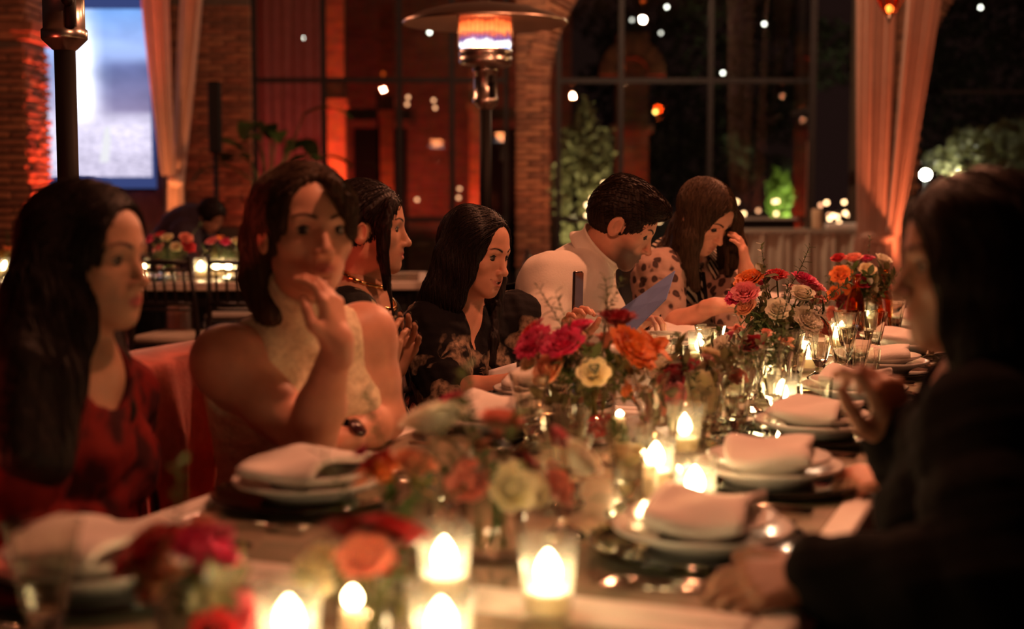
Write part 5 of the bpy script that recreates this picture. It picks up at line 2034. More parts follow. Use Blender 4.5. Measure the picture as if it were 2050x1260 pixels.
def person(o):
    """o: pose and look; builds body, eyes, hair and clothing under one Empty"""
    J = o['J']
    b = o.get('build', 1.0)
    female = o.get('female', True)
    root = empty('person', tuple(V(J['pelvis'][0], J['pelvis'][1], 0)))
    tag(root, o['label'], 'person')
    shift = -Vector(root.location)

    def child(name, verts, quads, m, parent=None, paint=None, smooth=True):
        ob = link(name, np_mesh(name, verts, quads, smooth, paint), parent or root, m)
        if parent is None:
            ob.location = shift
        return ob

    def childmb(name, mb, m, parent=None, smooth=True):
        ob = mb.build(name, m, parent or root, smooth)
        if parent is None:
            ob.location = shift
        return ob
    # frames
    hs = o.get('head_scale', 1.0)
    HR = frame(o['face'], roll=o.get('roll', 0.0))
    hc = o['head']
    toW = lambda L: hc + (np.asarray(L) * hs) @ HR.T
    toL = lambda W: ((np.asarray(W) - hc) @ HR) / hs
    up = J['chest'] - J['pelvis']; up /= np.linalg.norm(up)
    lat = J['shR'] - J['shL']; lat -= up * (lat @ up); lat /= np.linalg.norm(lat)
    fwd = np.cross(up, lat)
    TR_ = np.stack([lat, fwd, up], 1)
    # fwd must point the way the chest faces
    # ---- torso
    pel, che, nk = J['pelvis'], J['chest'], J['neck']
    torso = [(EL(pel + up * .02, (.165 * b, .12 * b, .12), TR_), .04, 1),
             (EL(pel * .5 + che * .5, (.130 * b, .095 * b, .14), TR_), .06, 1),
             (EL(che, (.148 * b, .105 * b, .155), TR_), .06, 1),
             (EL(che * .45 + nk * .55, (.12 * b, .085 * b, .09), TR_), .05, 1)]
    for s in ('L', 'R'):
        torso.append((RC(nk - up * .03, J['sh' + s], .050 * b, .044 * b), .05, 1))
        torso.append((RC(che, J['sh' + s] - up * .03, .08 * b, .048 * b), .06, 1))
        if female:
            sg = 1 if s == 'R' else -1
            torso.append((EL(che + fwd * (.085 * b) + lat * sg * .072 * b - up * .015, (.068 * b, .058 * b, .066 * b), TR_), .035, 1))
    hb = toW((0, -.018, -.055))
    nr = .049 if female else .058
    neck = RC(nk - up * .02, hb, (nr + .008) * b ** .5, nr)
    arms = {}
    for s in ('L', 'R'):
        sh, el, wr = J['sh' + s], J['el' + s], J['wr' + s]
        ab = o.get('arm', 1.0) * b ** .5
        mid = el * .62 + wr * .38
        arms[s] = {'upper': [(EL(sh, (.050 * ab, .050 * ab, .050 * ab)), .04, 1), (RC(sh, sh * .45 + el * .55, .049 * ab, .046 * ab), .03, 1), (RC(sh * .45 + el * .55, el, .047 * ab, .040 * ab), .02, 1)],
                   'fore': [(RC(el, mid, .040 * ab, .041 * ab), .02, 1), (RC(mid, wr, .040 * ab, .0255), .02, 1)]}
    h = o.get('h', .006)
    # ---- the body: torso, neck, arms in one field; head and hands in finer ones, joined into the same mesh
    prims = list(torso) + [(RC(neck.a, neck.b * .75 + neck.a * .25, neck.ra, neck.rb - .001), .03, 1)]
    for s in ('L', 'R'):
        prims += arms[s]['upper'] + arms[s]['fore']
    F = Field(prims, h)
    parts = []
    v, q = F.mesh()
    parts.append((v, q, np.zeros((len(v), 4))))
    HF = HeadField(o.get('features', {}), o.get('hh', .0028), RC(toL(neck.a), toL(neck.b), neck.ra / hs, neck.rb / hs))
    v, q = HF.mesh()
    pc = np.zeros((len(v), 4))
    ft = o.get('features', {})
    sm = ft.get('smile', 0)
    mw = .024 + .006 * sm
    zc = -.0685 + .005 * sm * (v[:, 0] / mw) ** 2
    lip = np.clip(1.6 - ((v[:, 0] / mw) ** 2 + ((v[:, 2] - zc) / .0115) ** 2) * 1.6, 0, 1) * (v[:, 1] > .07)
    lc = o.get('lips', (.42, .10, .09))
    pc[:, :3] = lc
    pc[:, 3] = lip * o.get('lipstick', .75)
    bx = np.abs(v[:, 0])
    tt = np.clip((bx - .013) / .037, 0, 1)
    bz = .0165 + .0085 * np.sin(.2 + 2.3 * tt) + o.get('brow', 0) * (1 - tt) * .006
    br_ = np.clip(1.4 - np.abs(v[:, 2] - bz) / (.0042 - .002 * tt), 0, 1) * np.clip((bx - .010) / .003, 0, 1) * np.clip((.054 - bx) / .006, 0, 1) * (v[:, 1] > .04)
    k_ = br_ * .85 > pc[:, 3]
    pc[k_, :3] = (.03, .018, .012)
    pc[:, 3] = np.maximum(pc[:, 3], br_ * .85)
    if o.get('beard'):
        ins = np.clip((-.022 - v[:, 2]) / .034, 0, 1) * np.clip((v[:, 1] - .000) / .04, 0, 1) * np.clip((v[:, 2] + .128) / .012, 0, 1)
        mo = np.clip(1 - np.hypot(v[:, 0] / .016, (v[:, 2] + .035) / .02), 0, 1)
        ck = np.clip(1 - np.hypot((np.abs(v[:, 0]) - .034) / .020, (v[:, 2] + .038) / .022), 0, 1) * (v[:, 1] > .055)
        a = np.clip(ins - mo - ck * 1.2, 0, 1) * .88
        keep = pc[:, 3] > a
        pc[~keep, :3] = o['beard']
        pc[:, 3] = np.maximum(pc[:, 3], a)
    parts.append((toW(v), q, pc))
    nails = []
    for s, hd in o.get('hands', {}).items():
        wr = J['wr' + s]
        fore = J['wr' + s] - J['el' + s]; fore /= np.linalg.norm(fore)
        hp, tips = hand_prims(wr, hd['dir'], hd['dorsal'], hd.get('side', 1), hd.get('curl', (15, 22, 15)), hd.get('spread', .06), hd.get('thumb', (.55, .75, -.15)), hd.get('s', .95), hd.get('curls'))
        hp.append((RC(wr - fore * .05, wr, .0275, .0255), .02, 1))
        v, q = Field(hp, o.get('hfing', .003), pad=.008).mesh()
        parts.append((v, q, np.zeros((len(v), 4))))
        if hd.get('nails'):
            nails += tips
    n0 = 0
    VV, QQ, CC = [], [], []
    for v, q, c in parts:
        VV.append(v); QQ.append(q + n0); CC.append(c); n0 += len(v)
    child('body', np.concatenate(VV), np.concatenate(QQ), o['skin'], paint=np.concatenate(CC))
    for tip, d, nn in nails:
        m = sphere_mb((0, 0, 0), 1, 10, 6)
        x = np.cross(d, nn)
        Rm = np.stack([x * .0055, d * .0075, nn * .0022], 1)
        m.v = [tuple(Rm @ np.array(p) + tip + nn * .0062 + d * .001) for p in m.v]
        childmb('fingernail', m, o.get('nail_mat', M_PUPIL))
    # ---- face: eyes, lids, brows, lashes
    if o.get('eyes', True):
        gz = np.asarray(o.get('gaze', (0, 1, 0)), float); gz /= np.linalg.norm(gz)
        for sg in (-1, 1):
            c = np.array((.0315 * sg, .0655, -.001))
            R = .0136
            m = sphere_mb((0, 0, 0), R, 18, 12)
            m.v = [tuple(toW(np.array(p) + c)) for p in m.v]
            eye = childmb('eye', m, M_EYEW)
            GR = frame(gz)
            for nm, rr, mm, k in (('iris', .0062, M_IRIS, 1.012), ('pupil', .0028, M_PUPIL, 1.022)):
                cap = MB()
                am = math.asin(rr / R)
                cap.lathe([(R * k * math.sin(am * t), R * k * math.cos(am * t)) for t in (1e-3, .35, .7, 1)], 16)
                cap.v = [tuple(toW(GR @ np.array((p[0], p[2], p[1])) + c)) for p in cap.v]
                childmb(nm, cap, mm, eye)
            lo_, hi_ = o.get('lids', (24, -20))
            for nm, e0, e1 in (('upper_eyelid', lo_, 88), ('lower_eyelid', hi_, -88)):
                def lid(sx, t, e0=e0, e1=e1):
                    az = math.radians(-82 + 164 * sx)
                    edge = e0 * max(.0, math.cos(az * 1.08)) ** .8 + (-3)
                    el = math.radians(edge + (e1 - edge) * t)
                    rr = .0144 + .0007 * (1 - t)
                    return tuple(toW(c + rr * np.array((math.sin(az) * math.cos(el), math.cos(az) * math.cos(el), math.sin(el)))))
                lm = MB().grid(lid, 14, 5)
                lo2 = childmb(nm, lm, o['skin'])
                if nm == 'upper_eyelid':
                    pts = [lid(i / 12, 0) for i in range(13)]
                    pts = [np.array(p) + HR[:, 1] * .0012 * hs for p in pts]
                    childmb('eyelash', MB().tube(pts, [.0004] + [.0013 * hs] * 11 + [.0004], 5), M_LASH, lo2)
            # brow
            xs = np.linspace(.013, .050, 8)
            zs = .0205 + .0085 * np.sin(np.linspace(.2, 2.5, 8)) + o.get('brow', 0) * np.linspace(1, 0, 8) * .006 - .004
            pts, rad = [], []
            for i in range(8):
                ys = np.linspace(.12, .02, 120)
                dd = head_sdf(np.full(120, xs[i]), ys, np.full(120, zs[i]), ft)
                k = np.argmax(dd < 0)
                pts.append(toW((xs[i] * sg, ys[k] - .0012, zs[i])))
                rad.append((.0034 if not female else .0028) * (1 - .6 * (i / 7) ** 2) * hs)
            m = MB().tube(pts, rad, 6)
            childmb('eyebrow', m, o['hairmat'])
    if ft.get('teeth'):
        mwid = .021 + .006 * sm
        tm = MB().grid(lambda s_, t: tuple(toW(((2 * s_ - 1) * mwid * .80, .0834 - .0066 * abs(2 * s_ - 1) ** 1.3, -.0640 + .0045 * sm * (2 * s_ - 1) ** 2 - .0080 * t))), 12, 3)
        childmb('teeth', tm, M_TEETH)
    # ---- clothing
    for g in o.get('clothes', ()):
        e = g.get('grow', .009)
        pr = []
        for w_ in g['from']:
            src = {'torso': torso, 'neck': [(neck, .03, 1)]}.get(w_)
            if src is None:
                s, what = w_[0], w_[1:]
                src = arms[s][what]
            ex = g.get('sleeve', 0) if w_[0] in 'LR' and len(w_) > 1 and w_[1:] in ('upper', 'fore') else 0
            pr += [(p.grow(e + ex), k, m) for p, k, m in src]
        pr += g.get('extra', [])
        Fg = Field(pr, g.get('h', .006), pad=.03)
        X, Y, Z = Fg.full()
        amp = g.get('wrinkle', .003)
        if amp:
            Fg.D += (amp * (noise3(X, Y, Z, g.get('ws', 38), len(o['label'])) + .6 * noise3(X, Y, Z, g.get('ws', 38) * 2.3, 3))).astype(np.float32)
        for p, k in g.get('cut', ()):
            Fg.D = smax(Fg.D, -p.d(X, Y, Z), k).astype(np.float32)
        if g.get('plane'):
            for (pt, nrm) in g['plane']:
                nrm = np.asarray(nrm, float) / np.linalg.norm(nrm)
                Fg.D = np.maximum(Fg.D, (X - pt[0]) * nrm[0] + (Y - pt[1]) * nrm[1] + (Z - pt[2]) * nrm[2]).astype(np.float32)
        v, q = Fg.mesh()
        child(g['name'], v, q, g['mat'])
    # ---- legs under the table, in cloth
    if o.get('legs', True):
        f2 = o.get('seat_dir', fwd); f2 = np.array((f2[0], f2[1], 0)); f2 /= np.linalg.norm(f2)
        l2 = np.cross(f2, (0, 0, 1))
        lp = []
        for sg in (-1, 1):
            hip = pel + l2 * sg * .085 - V(0, 0, .02)
            kn = V(pel[0], pel[1], .50) + f2 * .40 + l2 * sg * .10
            an = V(kn[0], kn[1], .09) - f2 * .04
            lp += [(RC(hip, kn, .088 * b, .062 * b), .05, 1), (RC(kn, an, .058 * b, .036), .03, 1), (RC(an - V(0, 0, .04), an + f2 * .17 - V(0, 0, .055), .036, .030), .02, 1)]
        lp.append((EL(pel, (.17 * b, .13 * b, .11), TR_), .05, 1))
        v, q = Field(lp, .012).mesh()
        child(o.get('lower', 'trousers'), v, q, o.get('lower_mat', MATS['black_cloth']))
    # ---- hair
    hr = o.get('hair')
    if hr:
        E = lambda c, r: EL(toW(c), np.array(r) * hs, HR)
        gr = hr.get('cap', .014)
        pr = [(E((0, -.014, .026), (.073 + gr, .092 + gr, .082 + gr * hr.get('top', 1.0))), .02, 1)]
        pr += [(E(c, r), .025, 1) for c, r in hr.get('bulge', ())]
        pr += hr.get('locks', [])
        for c, r in hr.get('face_cut', [((0, .118, -.028), (.070, .082, .098))]):
            pr.append((E(c, r), .012, -1))
        for c, r in hr.get('cut', ()):
            pr.append((E(c, r), .008, -1))
        pr += hr.get('locks_after', [])
        Fh = Field(pr, hr.get('h', .004))
        X, Y, Z = Fh.full()
        Fh.D += (.0022 * np.sin((X * HR[0, 0] + Y * HR[1, 0]) * 420 + Z * 30) * np.sin((X * HR[0, 1] + Y * HR[1, 1]) * 380 + Z * 25)).astype(np.float32)
        v, q = Fh.mesh()
        hob = child('hair', v, q, o['hairmat'])
        fl = hr.get('flow', lambda L: np.stack([np.sign(L[:, 0]) * .9 * np.clip(L[:, 2] / .08, 0, 1), -.7 * np.clip(L[:, 2] / .08, 0, 1), 0 * L[:, 0]], 1))
        st = strands(Fh, HR, hc, hr.get('n', 500), hr.get('length', .3), hr.get('rad', .0011), hr.get('seed', (.0, .2)), fl, hr.get('rs', 1))
        if st is not None:
            so = link('strands', np_mesh('strands', st[0], st[1]), hob, o['hairmat'])
            so['kind'] = 'stuff'
    return root, dict(toW=toW, HR=HR, hc=hc, neck=neck, fwd=fwd, lat=lat, up=up, childmb=childmb, hs=hs)
# ================================================================== the guests
mat('black_cloth', (.006, .005, .005), .95, var=.3, bump=.2, bscale=150, spec=.08)


def pattern_mat(name, build):
    if name in MATS:
        return MATS[name]
    m, nt, out = nodes_of(name)
    b = N(nt, 'ShaderNodeBsdfPrincipled', i_Roughness=.75)
    b.inputs['Specular IOR Level'].default_value = .12
    tc = N(nt, 'ShaderNodeTexCoord')
    c = build(nt, tc.outputs['Object'])
    nt.links.new(c, b.inputs['Base Color'])
    no = N(nt, 'ShaderNodeTexNoise', i_Scale=90.0, i_Detail=3.0)
    nt.links.new(tc.outputs['Object'], no.inputs['Vector'])
    bp = N(nt, 'ShaderNodeBump', i_Strength=.25, i_Distance=.004)
    nt.links.new(no.outputs['Fac'], bp.inputs['Height'])
    nt.links.new(bp.outputs['Normal'], b.inputs['Normal'])
    nt.links.new(b.outputs[0], out.inputs['Surface'])
    MATS[name] = m
    return m


def warped(nt, vec, scale, amt):
    no = N(nt, 'ShaderNodeTexNoise', i_Scale=scale, i_Detail=2.0)
    nt.links.new(vec, no.inputs['Vector'])
    mx = N(nt, 'ShaderNodeVectorMath', operation='MULTIPLY_ADD')
    mx.inputs[1].default_value = (amt, amt, amt)
    nt.links.new(no.outputs['Color'], mx.inputs[0])
    nt.links.new(vec, mx.inputs[2])
    return mx.outputs[0]


def f_red(nt, vec):
    w_ = warped(nt, vec, 9, .22)
    vo = N(nt, 'ShaderNodeTexVoronoi', i_Scale=13.0)
    nt.links.new(w_, vo.inputs['Vector'])
    r = ramp(nt, [(.0, (.04, .010, .012)), (.30, (.06, .010, .012)), (.55, (.20, .016, .016)), (1, (.27, .022, .018))])
    nt.links.new(vo.outputs['Distance'], r.inputs[0])
    return r.outputs[0]


def f_floral(nt, vec):
    w_ = warped(nt, vec, 26, .022)
    big = N(nt, 'ShaderNodeTexVoronoi', i_Scale=8.5)
    nt.links.new(w_, big.inputs['Vector'])
    sp = N(nt, 'ShaderNodeSeparateXYZ')
    nt.links.new(big.outputs['Color'], sp.inputs[0])
    on = N(nt, 'ShaderNodeMath', operation='GREATER_THAN')
    on.inputs[1].default_value = .30
    nt.links.new(sp.outputs[0], on.inputs[0])
    df = N(nt, 'ShaderNodeVectorMath', operation='SUBTRACT')
    nt.links.new(w_, df.inputs[0])
    nt.links.new(big.outputs['Position'], df.inputs[1])
    dx = N(nt, 'ShaderNodeSeparateXYZ')
    nt.links.new(df.outputs[0], dx.inputs[0])
    sm_ = N(nt, 'ShaderNodeMath', operation='SUBTRACT')
    nt.links.new(dx.outputs[0], sm_.inputs[0])
    nt.links.new(dx.outputs[1], sm_.inputs[1])
    an = N(nt, 'ShaderNodeMath', operation='ARCTAN2')
    nt.links.new(dx.outputs[2], an.inputs[0])
    nt.links.new(sm_.outputs[0], an.inputs[1])
    m5 = N(nt, 'ShaderNodeMath', operation='MULTIPLY')
    m5.inputs[1].default_value = 6.0
    nt.links.new(an.outputs[0], m5.inputs[0])
    cs_ = N(nt, 'ShaderNodeMath', operation='COSINE')
    nt.links.new(m5.outputs[0], cs_.inputs[0])
    rad = N(nt, 'ShaderNodeMath', operation='MULTIPLY_ADD')
    rad.inputs[1].default_value = .13
    rad.inputs[2].default_value = .66
    nt.links.new(cs_.outputs[0], rad.inputs[0])
    q = N(nt, 'ShaderNodeMath', operation='DIVIDE')
    nt.links.new(big.outputs['Distance'], q.inputs[0])
    nt.links.new(rad.outputs[0], q.inputs[1])
    ring = ramp(nt, [(.0, (.0, .0, .0)), (.26, (.02, .02, .02)), (.36, (.75, .75, .75)), (.6, (1, 1, 1)), (.82, (.55, .55, .55)), (.92, (0, 0, 0))])
    nt.links.new(q.outputs[0], ring.inputs[0])
    st = N(nt, 'ShaderNodeTexNoise', i_Scale=70.0, i_Detail=3.0)
    nt.links.new(vec, st.inputs['Vector'])
    pr_ = ramp(nt, [(.35, (.25, .25, .25)), (.62, (1, 1, 1))])
    nt.links.new(st.outputs['Fac'], pr_.inputs[0])
    m1 = N(nt, 'ShaderNodeMix', data_type='RGBA', blend_type='MULTIPLY')
    m1.inputs[0].default_value = 1
    nt.links.new(ring.outputs[0], m1.inputs[6])
    nt.links.new(pr_.outputs[0], m1.inputs[7])
    m2 = N(nt, 'ShaderNodeMix', data_type='RGBA', blend_type='MULTIPLY')
    m2.inputs[0].default_value = 1
    nt.links.new(m1.outputs[2], m2.inputs[6])
    nt.links.new(on.outputs[0], m2.inputs[7])
    m3 = N(nt, 'ShaderNodeMix', data_type='RGBA')
    nt.links.new(m2.outputs[2], m3.inputs[0])
    m3.inputs[6].default_value = (.010, .008, .009, 1)
    m3.inputs[7].default_value = (.42, .30, .21, 1)
    return m3.outputs[2]


def f_spots(nt, vec):
    w_ = warped(nt, vec, 18, .03)
    vo = N(nt, 'ShaderNodeTexVoronoi', i_Scale=26.0)
    nt.links.new(w_, vo.inputs['Vector'])
    r = ramp(nt, [(.0, (.09, .05, .04)), (.34, (.05, .03, .028)), (.44, (.42, .27, .22)), (1, (.46, .30, .24))])
    nt.links.new(vo.outputs['Distance'], r.inputs[0])
    return r.outputs[0]


def f_stripes(nt, vec):
    wv = N(nt, 'ShaderNodeTexWave', i_Scale=16.0, i_Distortion=1.5)
    wv.bands_direction = 'DIAGONAL'
    nt.links.new(vec, wv.inputs['Vector'])
    r = ramp(nt, [(.45, (.010, .009, .009)), (.55, (.45, .38, .30))])
    nt.links.new(wv.outputs['Fac'], r.inputs[0])
    return r.outputs[0]


def f_lace(nt, vec):
    vo = N(nt, 'ShaderNodeTexVoronoi', i_Scale=95.0)
    nt.links.new(warped(nt, vec, 30, .02), vo.inputs['Vector'])
    r = ramp(nt, [(.0, (.86, .74, .54)), (.5, (.78, .66, .47)), (1, (.62, .50, .34))])
    nt.links.new(vo.outputs['Distance'], r.inputs[0])
    return r.outputs[0]


def f_bw(nt, vec):
    w_ = warped(nt, vec, 14, .05)
    vo = N(nt, 'ShaderNodeTexVoronoi', i_Scale=24.0)
    nt.links.new(w_, vo.inputs['Vector'])
    r = ramp(nt, [(.0, (.40, .33, .24)), (.22, (.30, .25, .17)), (.32, (.012, .012, .012)), (1, (.010, .010, .010))])
    nt.links.new(vo.outputs['Distance'], r.inputs[0])
    return r.outputs[0]


M_REDB = pattern_mat('red_blotched_blouse', f_red)
M_FLORAL = pattern_mat('floral_black_blouse', f_floral)
M_SPOTS = pattern_mat('spotted_blouse', f_spots)
M_STRIPE = pattern_mat('striped_collar', f_stripes)
M_LACE = pattern_mat('cream_lace', f_lace)
M_BW = pattern_mat('black_cream_print', f_bw)
M_SHIRT = mat('white_linen_shirt', (.74, .66, .58), .85, var=.05, bump=.10, bscale=160)
SKIN_A = skin_mat('skin_a', (.64, .31, .21))
SKIN_B = skin_mat('skin_b', (.50, .26, .17))
SKIN_SHADED = skin_mat('shaded_skin', (.34, .16, .10))  # even darker skin colour, put in for the shade on the silhouetted guest
SKIN_C = skin_mat('skin_c', (.66, .32, .22))
H_BLACK = hair_mat('hair_black', (.008, .005, .005), (.022, .013, .011))
H_BROWN = hair_mat('hair_brown', (.030, .016, .010), (.075, .040, .024))
H_DARK = hair_mat('hair_dark', (.012, .007, .006), (.032, .018, .012))
H_LIGHT = hair_mat('hair_lightbrown', (.034, .019, .011), (.085, .050, .029))


def A3(v_):
    return np.array(v_, float)


U = A3(uv(1, 0, 0))        # across the tables, towards the right-hand guests
VD = A3(uv(0, 1, 0))       # along the tables


def seat(k, z=.57, du=0):
    return A3(uv(CH_U[k] + du, SEATS_L[k], z))


# ------------------------------------------------ guest in red, nearest on the left
person(dict(
    label='dark-haired guest in a dark red blotched blouse, turned to the right', skin=SKIN_B, hairmat=H_BLACK,
    head=P(178, 512, 2.36), face=(.95, -.30, -.04), head_scale=1.02, h=.008, hh=.0034, hfing=.004,
    features=dict(jaw=.95), gaze=(.1, 1, -.05), lids=(20, -16), lips=(.36, .05, .06), lipstick=.9,
    J=dict(pelvis=seat('w1'), chest=P(108, 905, 2.40), neck=P(160, 715, 2.38), shR=P(48, 790, 2.22), shL=P(222, 800, 2.57),
           elR=P(30, 1060, 2.16), wrR=P(170, 1200, 2.24), elL=P(205, 1060, 2.62), wrL=P(225, 1150, 2.42)),
    seat_dir=U, hands={'R': dict(dir=(1, .1, -.1), dorsal=(0, -.2, 1), side=-1), 'L': dict(dir=(.7, -.7, -.1), dorsal=(0, 0, 1), side=1)},
    clothes=[dict(name='blouse', mat=M_REDB, grow=.014, wrinkle=.005, sleeve=.012, h=.008, **{'from': ['torso', 'Lupper', 'Rupper', 'Lfore', 'Rfore']},
                  cut=[(EL(P(182, 735, 2.34), (.075, .075, .085)), .01)])],
    hair=dict(cap=.017, n=700, length=.42, rad=.0013, seed=(.02, .2), h=.005,
              locks=sheet([(100, 470, 2.30), (62, 590, 2.24), (40, 720, 2.17), (30, 900, 2.12)], [(150, 560, 2.34), (135, 660, 2.28), (120, 770, 2.22), (105, 930, 2.16)], 5, .045, .032)
              + sheet([(140, 540, 2.44), (120, 680, 2.42), (110, 800, 2.40)], [(90, 520, 2.40), (70, 680, 2.36), (60, 800, 2.32)], 3, .04, .03),
              face_cut=[((0, .122, -.006), (.074, .089, .104))], cut=[((.085, -.004, -.014), (.026, .030, .036))],
              locks_after=sheet([(222, 640, 2.50), (236, 730, 2.44), (248, 820, 2.40), (246, 900, 2.38)], [(205, 660, 2.52), (218, 760, 2.46), (228, 830, 2.42), (232, 890, 2.40)], 2, .022, .014))))

# ------------------------------------------------ guest in cream lace, hand at her mouth
W2H = P(612, 462, 2.70)
rt, k2 = person(dict(
    label='brown-haired guest in a sleeveless cream lace dress, hand held to her mouth', skin=SKIN_C, hairmat=H_BROWN,
    head=W2H, face=(.48, -.86, .06), roll=.02, head_scale=1.06, h=.006, hh=.003, hfing=.003,
    features=dict(jaw=.98), gaze=(.35, 1, -.02), lids=(20, -18), lips=(.40, .09, .09), arm=1.06, build=1.06,
    J=dict(pelvis=seat('w2', .58, .0), chest=P(572, 800, 2.86), neck=P(592, 655, 2.80), shR=P(452, 718, 2.70), shL=P(728, 668, 2.92),
           elR=P(622, 893, 2.64), wrR=P(676, 688, 2.53), elL=P(768, 838, 2.92), wrL=P(680, 884, 2.72)),
    seat_dir=U, hands={'R': dict(dir=(-.16, .02, 1), dorsal=(.93, -.36, .12), side=-1, curls=[(22, 34, 22), (26, 38, 24), (30, 42, 26), (34, 46, 28)], spread=.02, thumb=(-.25, .95, -.35)),
                       'L': dict(dir=(-.95, -.3, -.08), dorsal=(-.1, -.5, .85), side=1, curl=(25, 30, 20))},
    lower='skirt', lower_mat=M_LACE,
    clothes=[dict(name='lace_top', mat=M_LACE, grow=.010, wrinkle=.0025, **{'from': ['torso', 'neck']}, ws=60,
                  cut=[(EL(P(436, 725, 2.66), (.088, .090, .125)), .012), (EL(P(752, 695, 2.92), (.070, .085, .12)), .012), (EL(A3(W2H) + V(.01, -.02, -.02), (.10, .11, .118)), .004)])],
    hair=dict(cap=.018, n=800, length=.28, rad=.0013, seed=(.0, .2),
              locks=sheet([(548, 400, 2.72), (520, 480, 2.73), (512, 560, 2.74), (528, 622, 2.72)], [(580, 440, 2.80), (560, 520, 2.80), (552, 580, 2.78), (552, 628, 2.72)], 4, .040, .020)
              + sheet([(640, 420, 2.84), (640, 520, 2.86), (620, 600, 2.84)], [(560, 420, 2.84), (560, 520, 2.86), (560, 600, 2.82)], 3, .04, .03),
              face_cut=[((.004, .124, .004), (.072, .090, .106))], cut=[((-.085, .004, -.014), (.022, .026, .034)), ((.088, .02, -.04), (.02, .06, .05))],
              locks_after=sheet([(668, 372, 2.62), (694, 410, 2.64), (702, 470, 2.68)], [(660, 364, 2.66), (690, 400, 2.70), (700, 460, 2.74)], 2, .016, .008))))
# wristwatch and bracelet
wl = P(689, 880, 2.735)
r = MB()
ax_ = (P(768, 838, 2.92) - P(680, 884, 2.72)); ax_ /= np.linalg.norm(ax_)
s1 = np.cross(ax_, (0, 0, 1)); s1 /= np.linalg.norm(s1); s2 = np.cross(s1, ax_)
ring = [Vector(wl + (s1 * math.cos(t) + s2 * math.sin(t)) * .0335) for t in np.linspace(0, 2 * PI, 25)]
wt = empty('wristwatch', tuple(wl))
tag(wt, 'dark round watch on the wrist of the cream-dressed guest', 'watch')
m = MB().tube([p - Vector(wl) for p in ring], .0085, 8, cap=False, flat=1.0)
m.build('strap', MATS['black_cloth'], wt)
nrm = Vector(-s1 * .75 + s2 * .65).normalized()
if nrm.y > 0: nrm = Vector(s1 * .75 + s2 * .65).normalized()
q = Vector((0, 0, 1)).rotation_difference(nrm).to_matrix()
m = MB().lathe([(0, 0), (.019, 0), (.021, .004), (.019, .009), (0, .010)], 24)
m.v = [tuple(q @ Vector(p) + nrm * .034) for p in m.v]
m.build('dial', mat('watch_face', (.05, .015, .02), .15, .2), wt)
# ------------------------------------------------ guest with gold necklaces
W3H = P(737, 455, 3.60)
rt, k3 = person(dict(
    label='black-haired smiling guest in profile wearing stacked gold necklaces, hands clasped', skin=SKIN_B, hairmat=H_BLACK,
    head=W3H, face=(1, -.02, -.03), head_scale=1.0, h=.006, hh=.0026, hfing=.0026,
    features=dict(jaw=.95, smile=.9, open=.0034, teeth=True, nose=.95), gaze=(0, 1, -.1), lids=(16, -14), lips=(.40, .09, .09),
    J=dict(pelvis=seat('w3'), chest=P(700, 690, 3.64), neck=P(722, 582, 3.63), shR=P(692, 640, 3.46), shL=P(742, 636, 3.80),
           elR=P(668, 800, 3.36), wrR=P(772, 742, 3.47), elL=P(760, 805, 3.74), wrL=P(788, 740, 3.56)),
    seat_dir=U, nail_mat=mat('dark_nail', (.02, .006, .008), .2),
    hands={'R': dict(dir=(.10, .05, 1), dorsal=(-.25, -.95, .1), side=-1, curls=[(-5, 8, 6), (10, 30, 20), (18, 35, 25), (25, 40, 28)], spread=.16, nails=True, thumb=(.5, .8, -.1)),
           'L': dict(dir=(.42, -.10, .85), dorsal=(.35, .9, -.1), side=1, curls=[(12, 20, 14), (14, 22, 14), (16, 24, 16), (18, 26, 18)], spread=.10, nails=True)},
    clothes=[dict(name='blouse', mat=M_BW, grow=.010, wrinkle=.003, sleeve=.012, **{'from': ['torso', 'Lupper', 'Rupper']},
                  cut=[(EL(P(742, 590, 3.60), (.10, .10, .085)), .01)])],
    hair=dict(cap=.013, n=700, length=.18, rad=.0010, seed=(-.02, .2), h=.0035,
              locks=sheet([(690, 430, 3.60), (676, 500, 3.62), (676, 580, 3.66), (680, 640, 3.70)], [(706, 450, 3.66), (696, 520, 3.68), (690, 590, 3.72), (690, 640, 3.74)], 3, .034, .02),
              face_cut=[((0, .124, -.024), (.072, .088, .092))], cut=[((.088, .002, -.016), (.026, .028, .038)), ((-.088, .002, -.016), (.026, .028, .038)), ((.0, .03, -.11), (.09, .09, .06))],
              locks_after=chain([P(783, 402, 3.52), P(774, 450, 3.50), P(768, 500, 3.50), P(775, 560, 3.50), P(788, 630, 3.50)], [.010, .012, .010, .007, .003], .006)
              + chain([P(776, 405, 3.53), P(764, 460, 3.51), P(762, 520, 3.51), P(770, 580, 3.50)], [.010, .010, .008, .003], .006),
              flow=lambda L: np.stack([0 * L[:, 0], -1.0 * np.clip(L[:, 2] / .05, -.2, 1), 0 * L[:, 0]], 1))))
nk3 = k3['neck']


def neckring(c, nrm, ra, rb, tube_r, wob=0, n=48, fdir=None):
    nrm = np.asarray(nrm, float); nrm /= np.linalg.norm(nrm)
    f = np.asarray(fdir, float); f -= nrm * (f @ nrm); f /= np.linalg.norm(f)
    s_ = np.cross(nrm, f)
    pts = []
    for i in range(n + 1):
        t = 2 * PI * i / n
        rr = 1 + (wob * math.sin(t * 24))
        pts.append(Vector(c + f * ra * rr * math.cos(t) + s_ * rb * rr * math.sin(t)))
    return MB().tube(pts, tube_r, 7, cap=False)


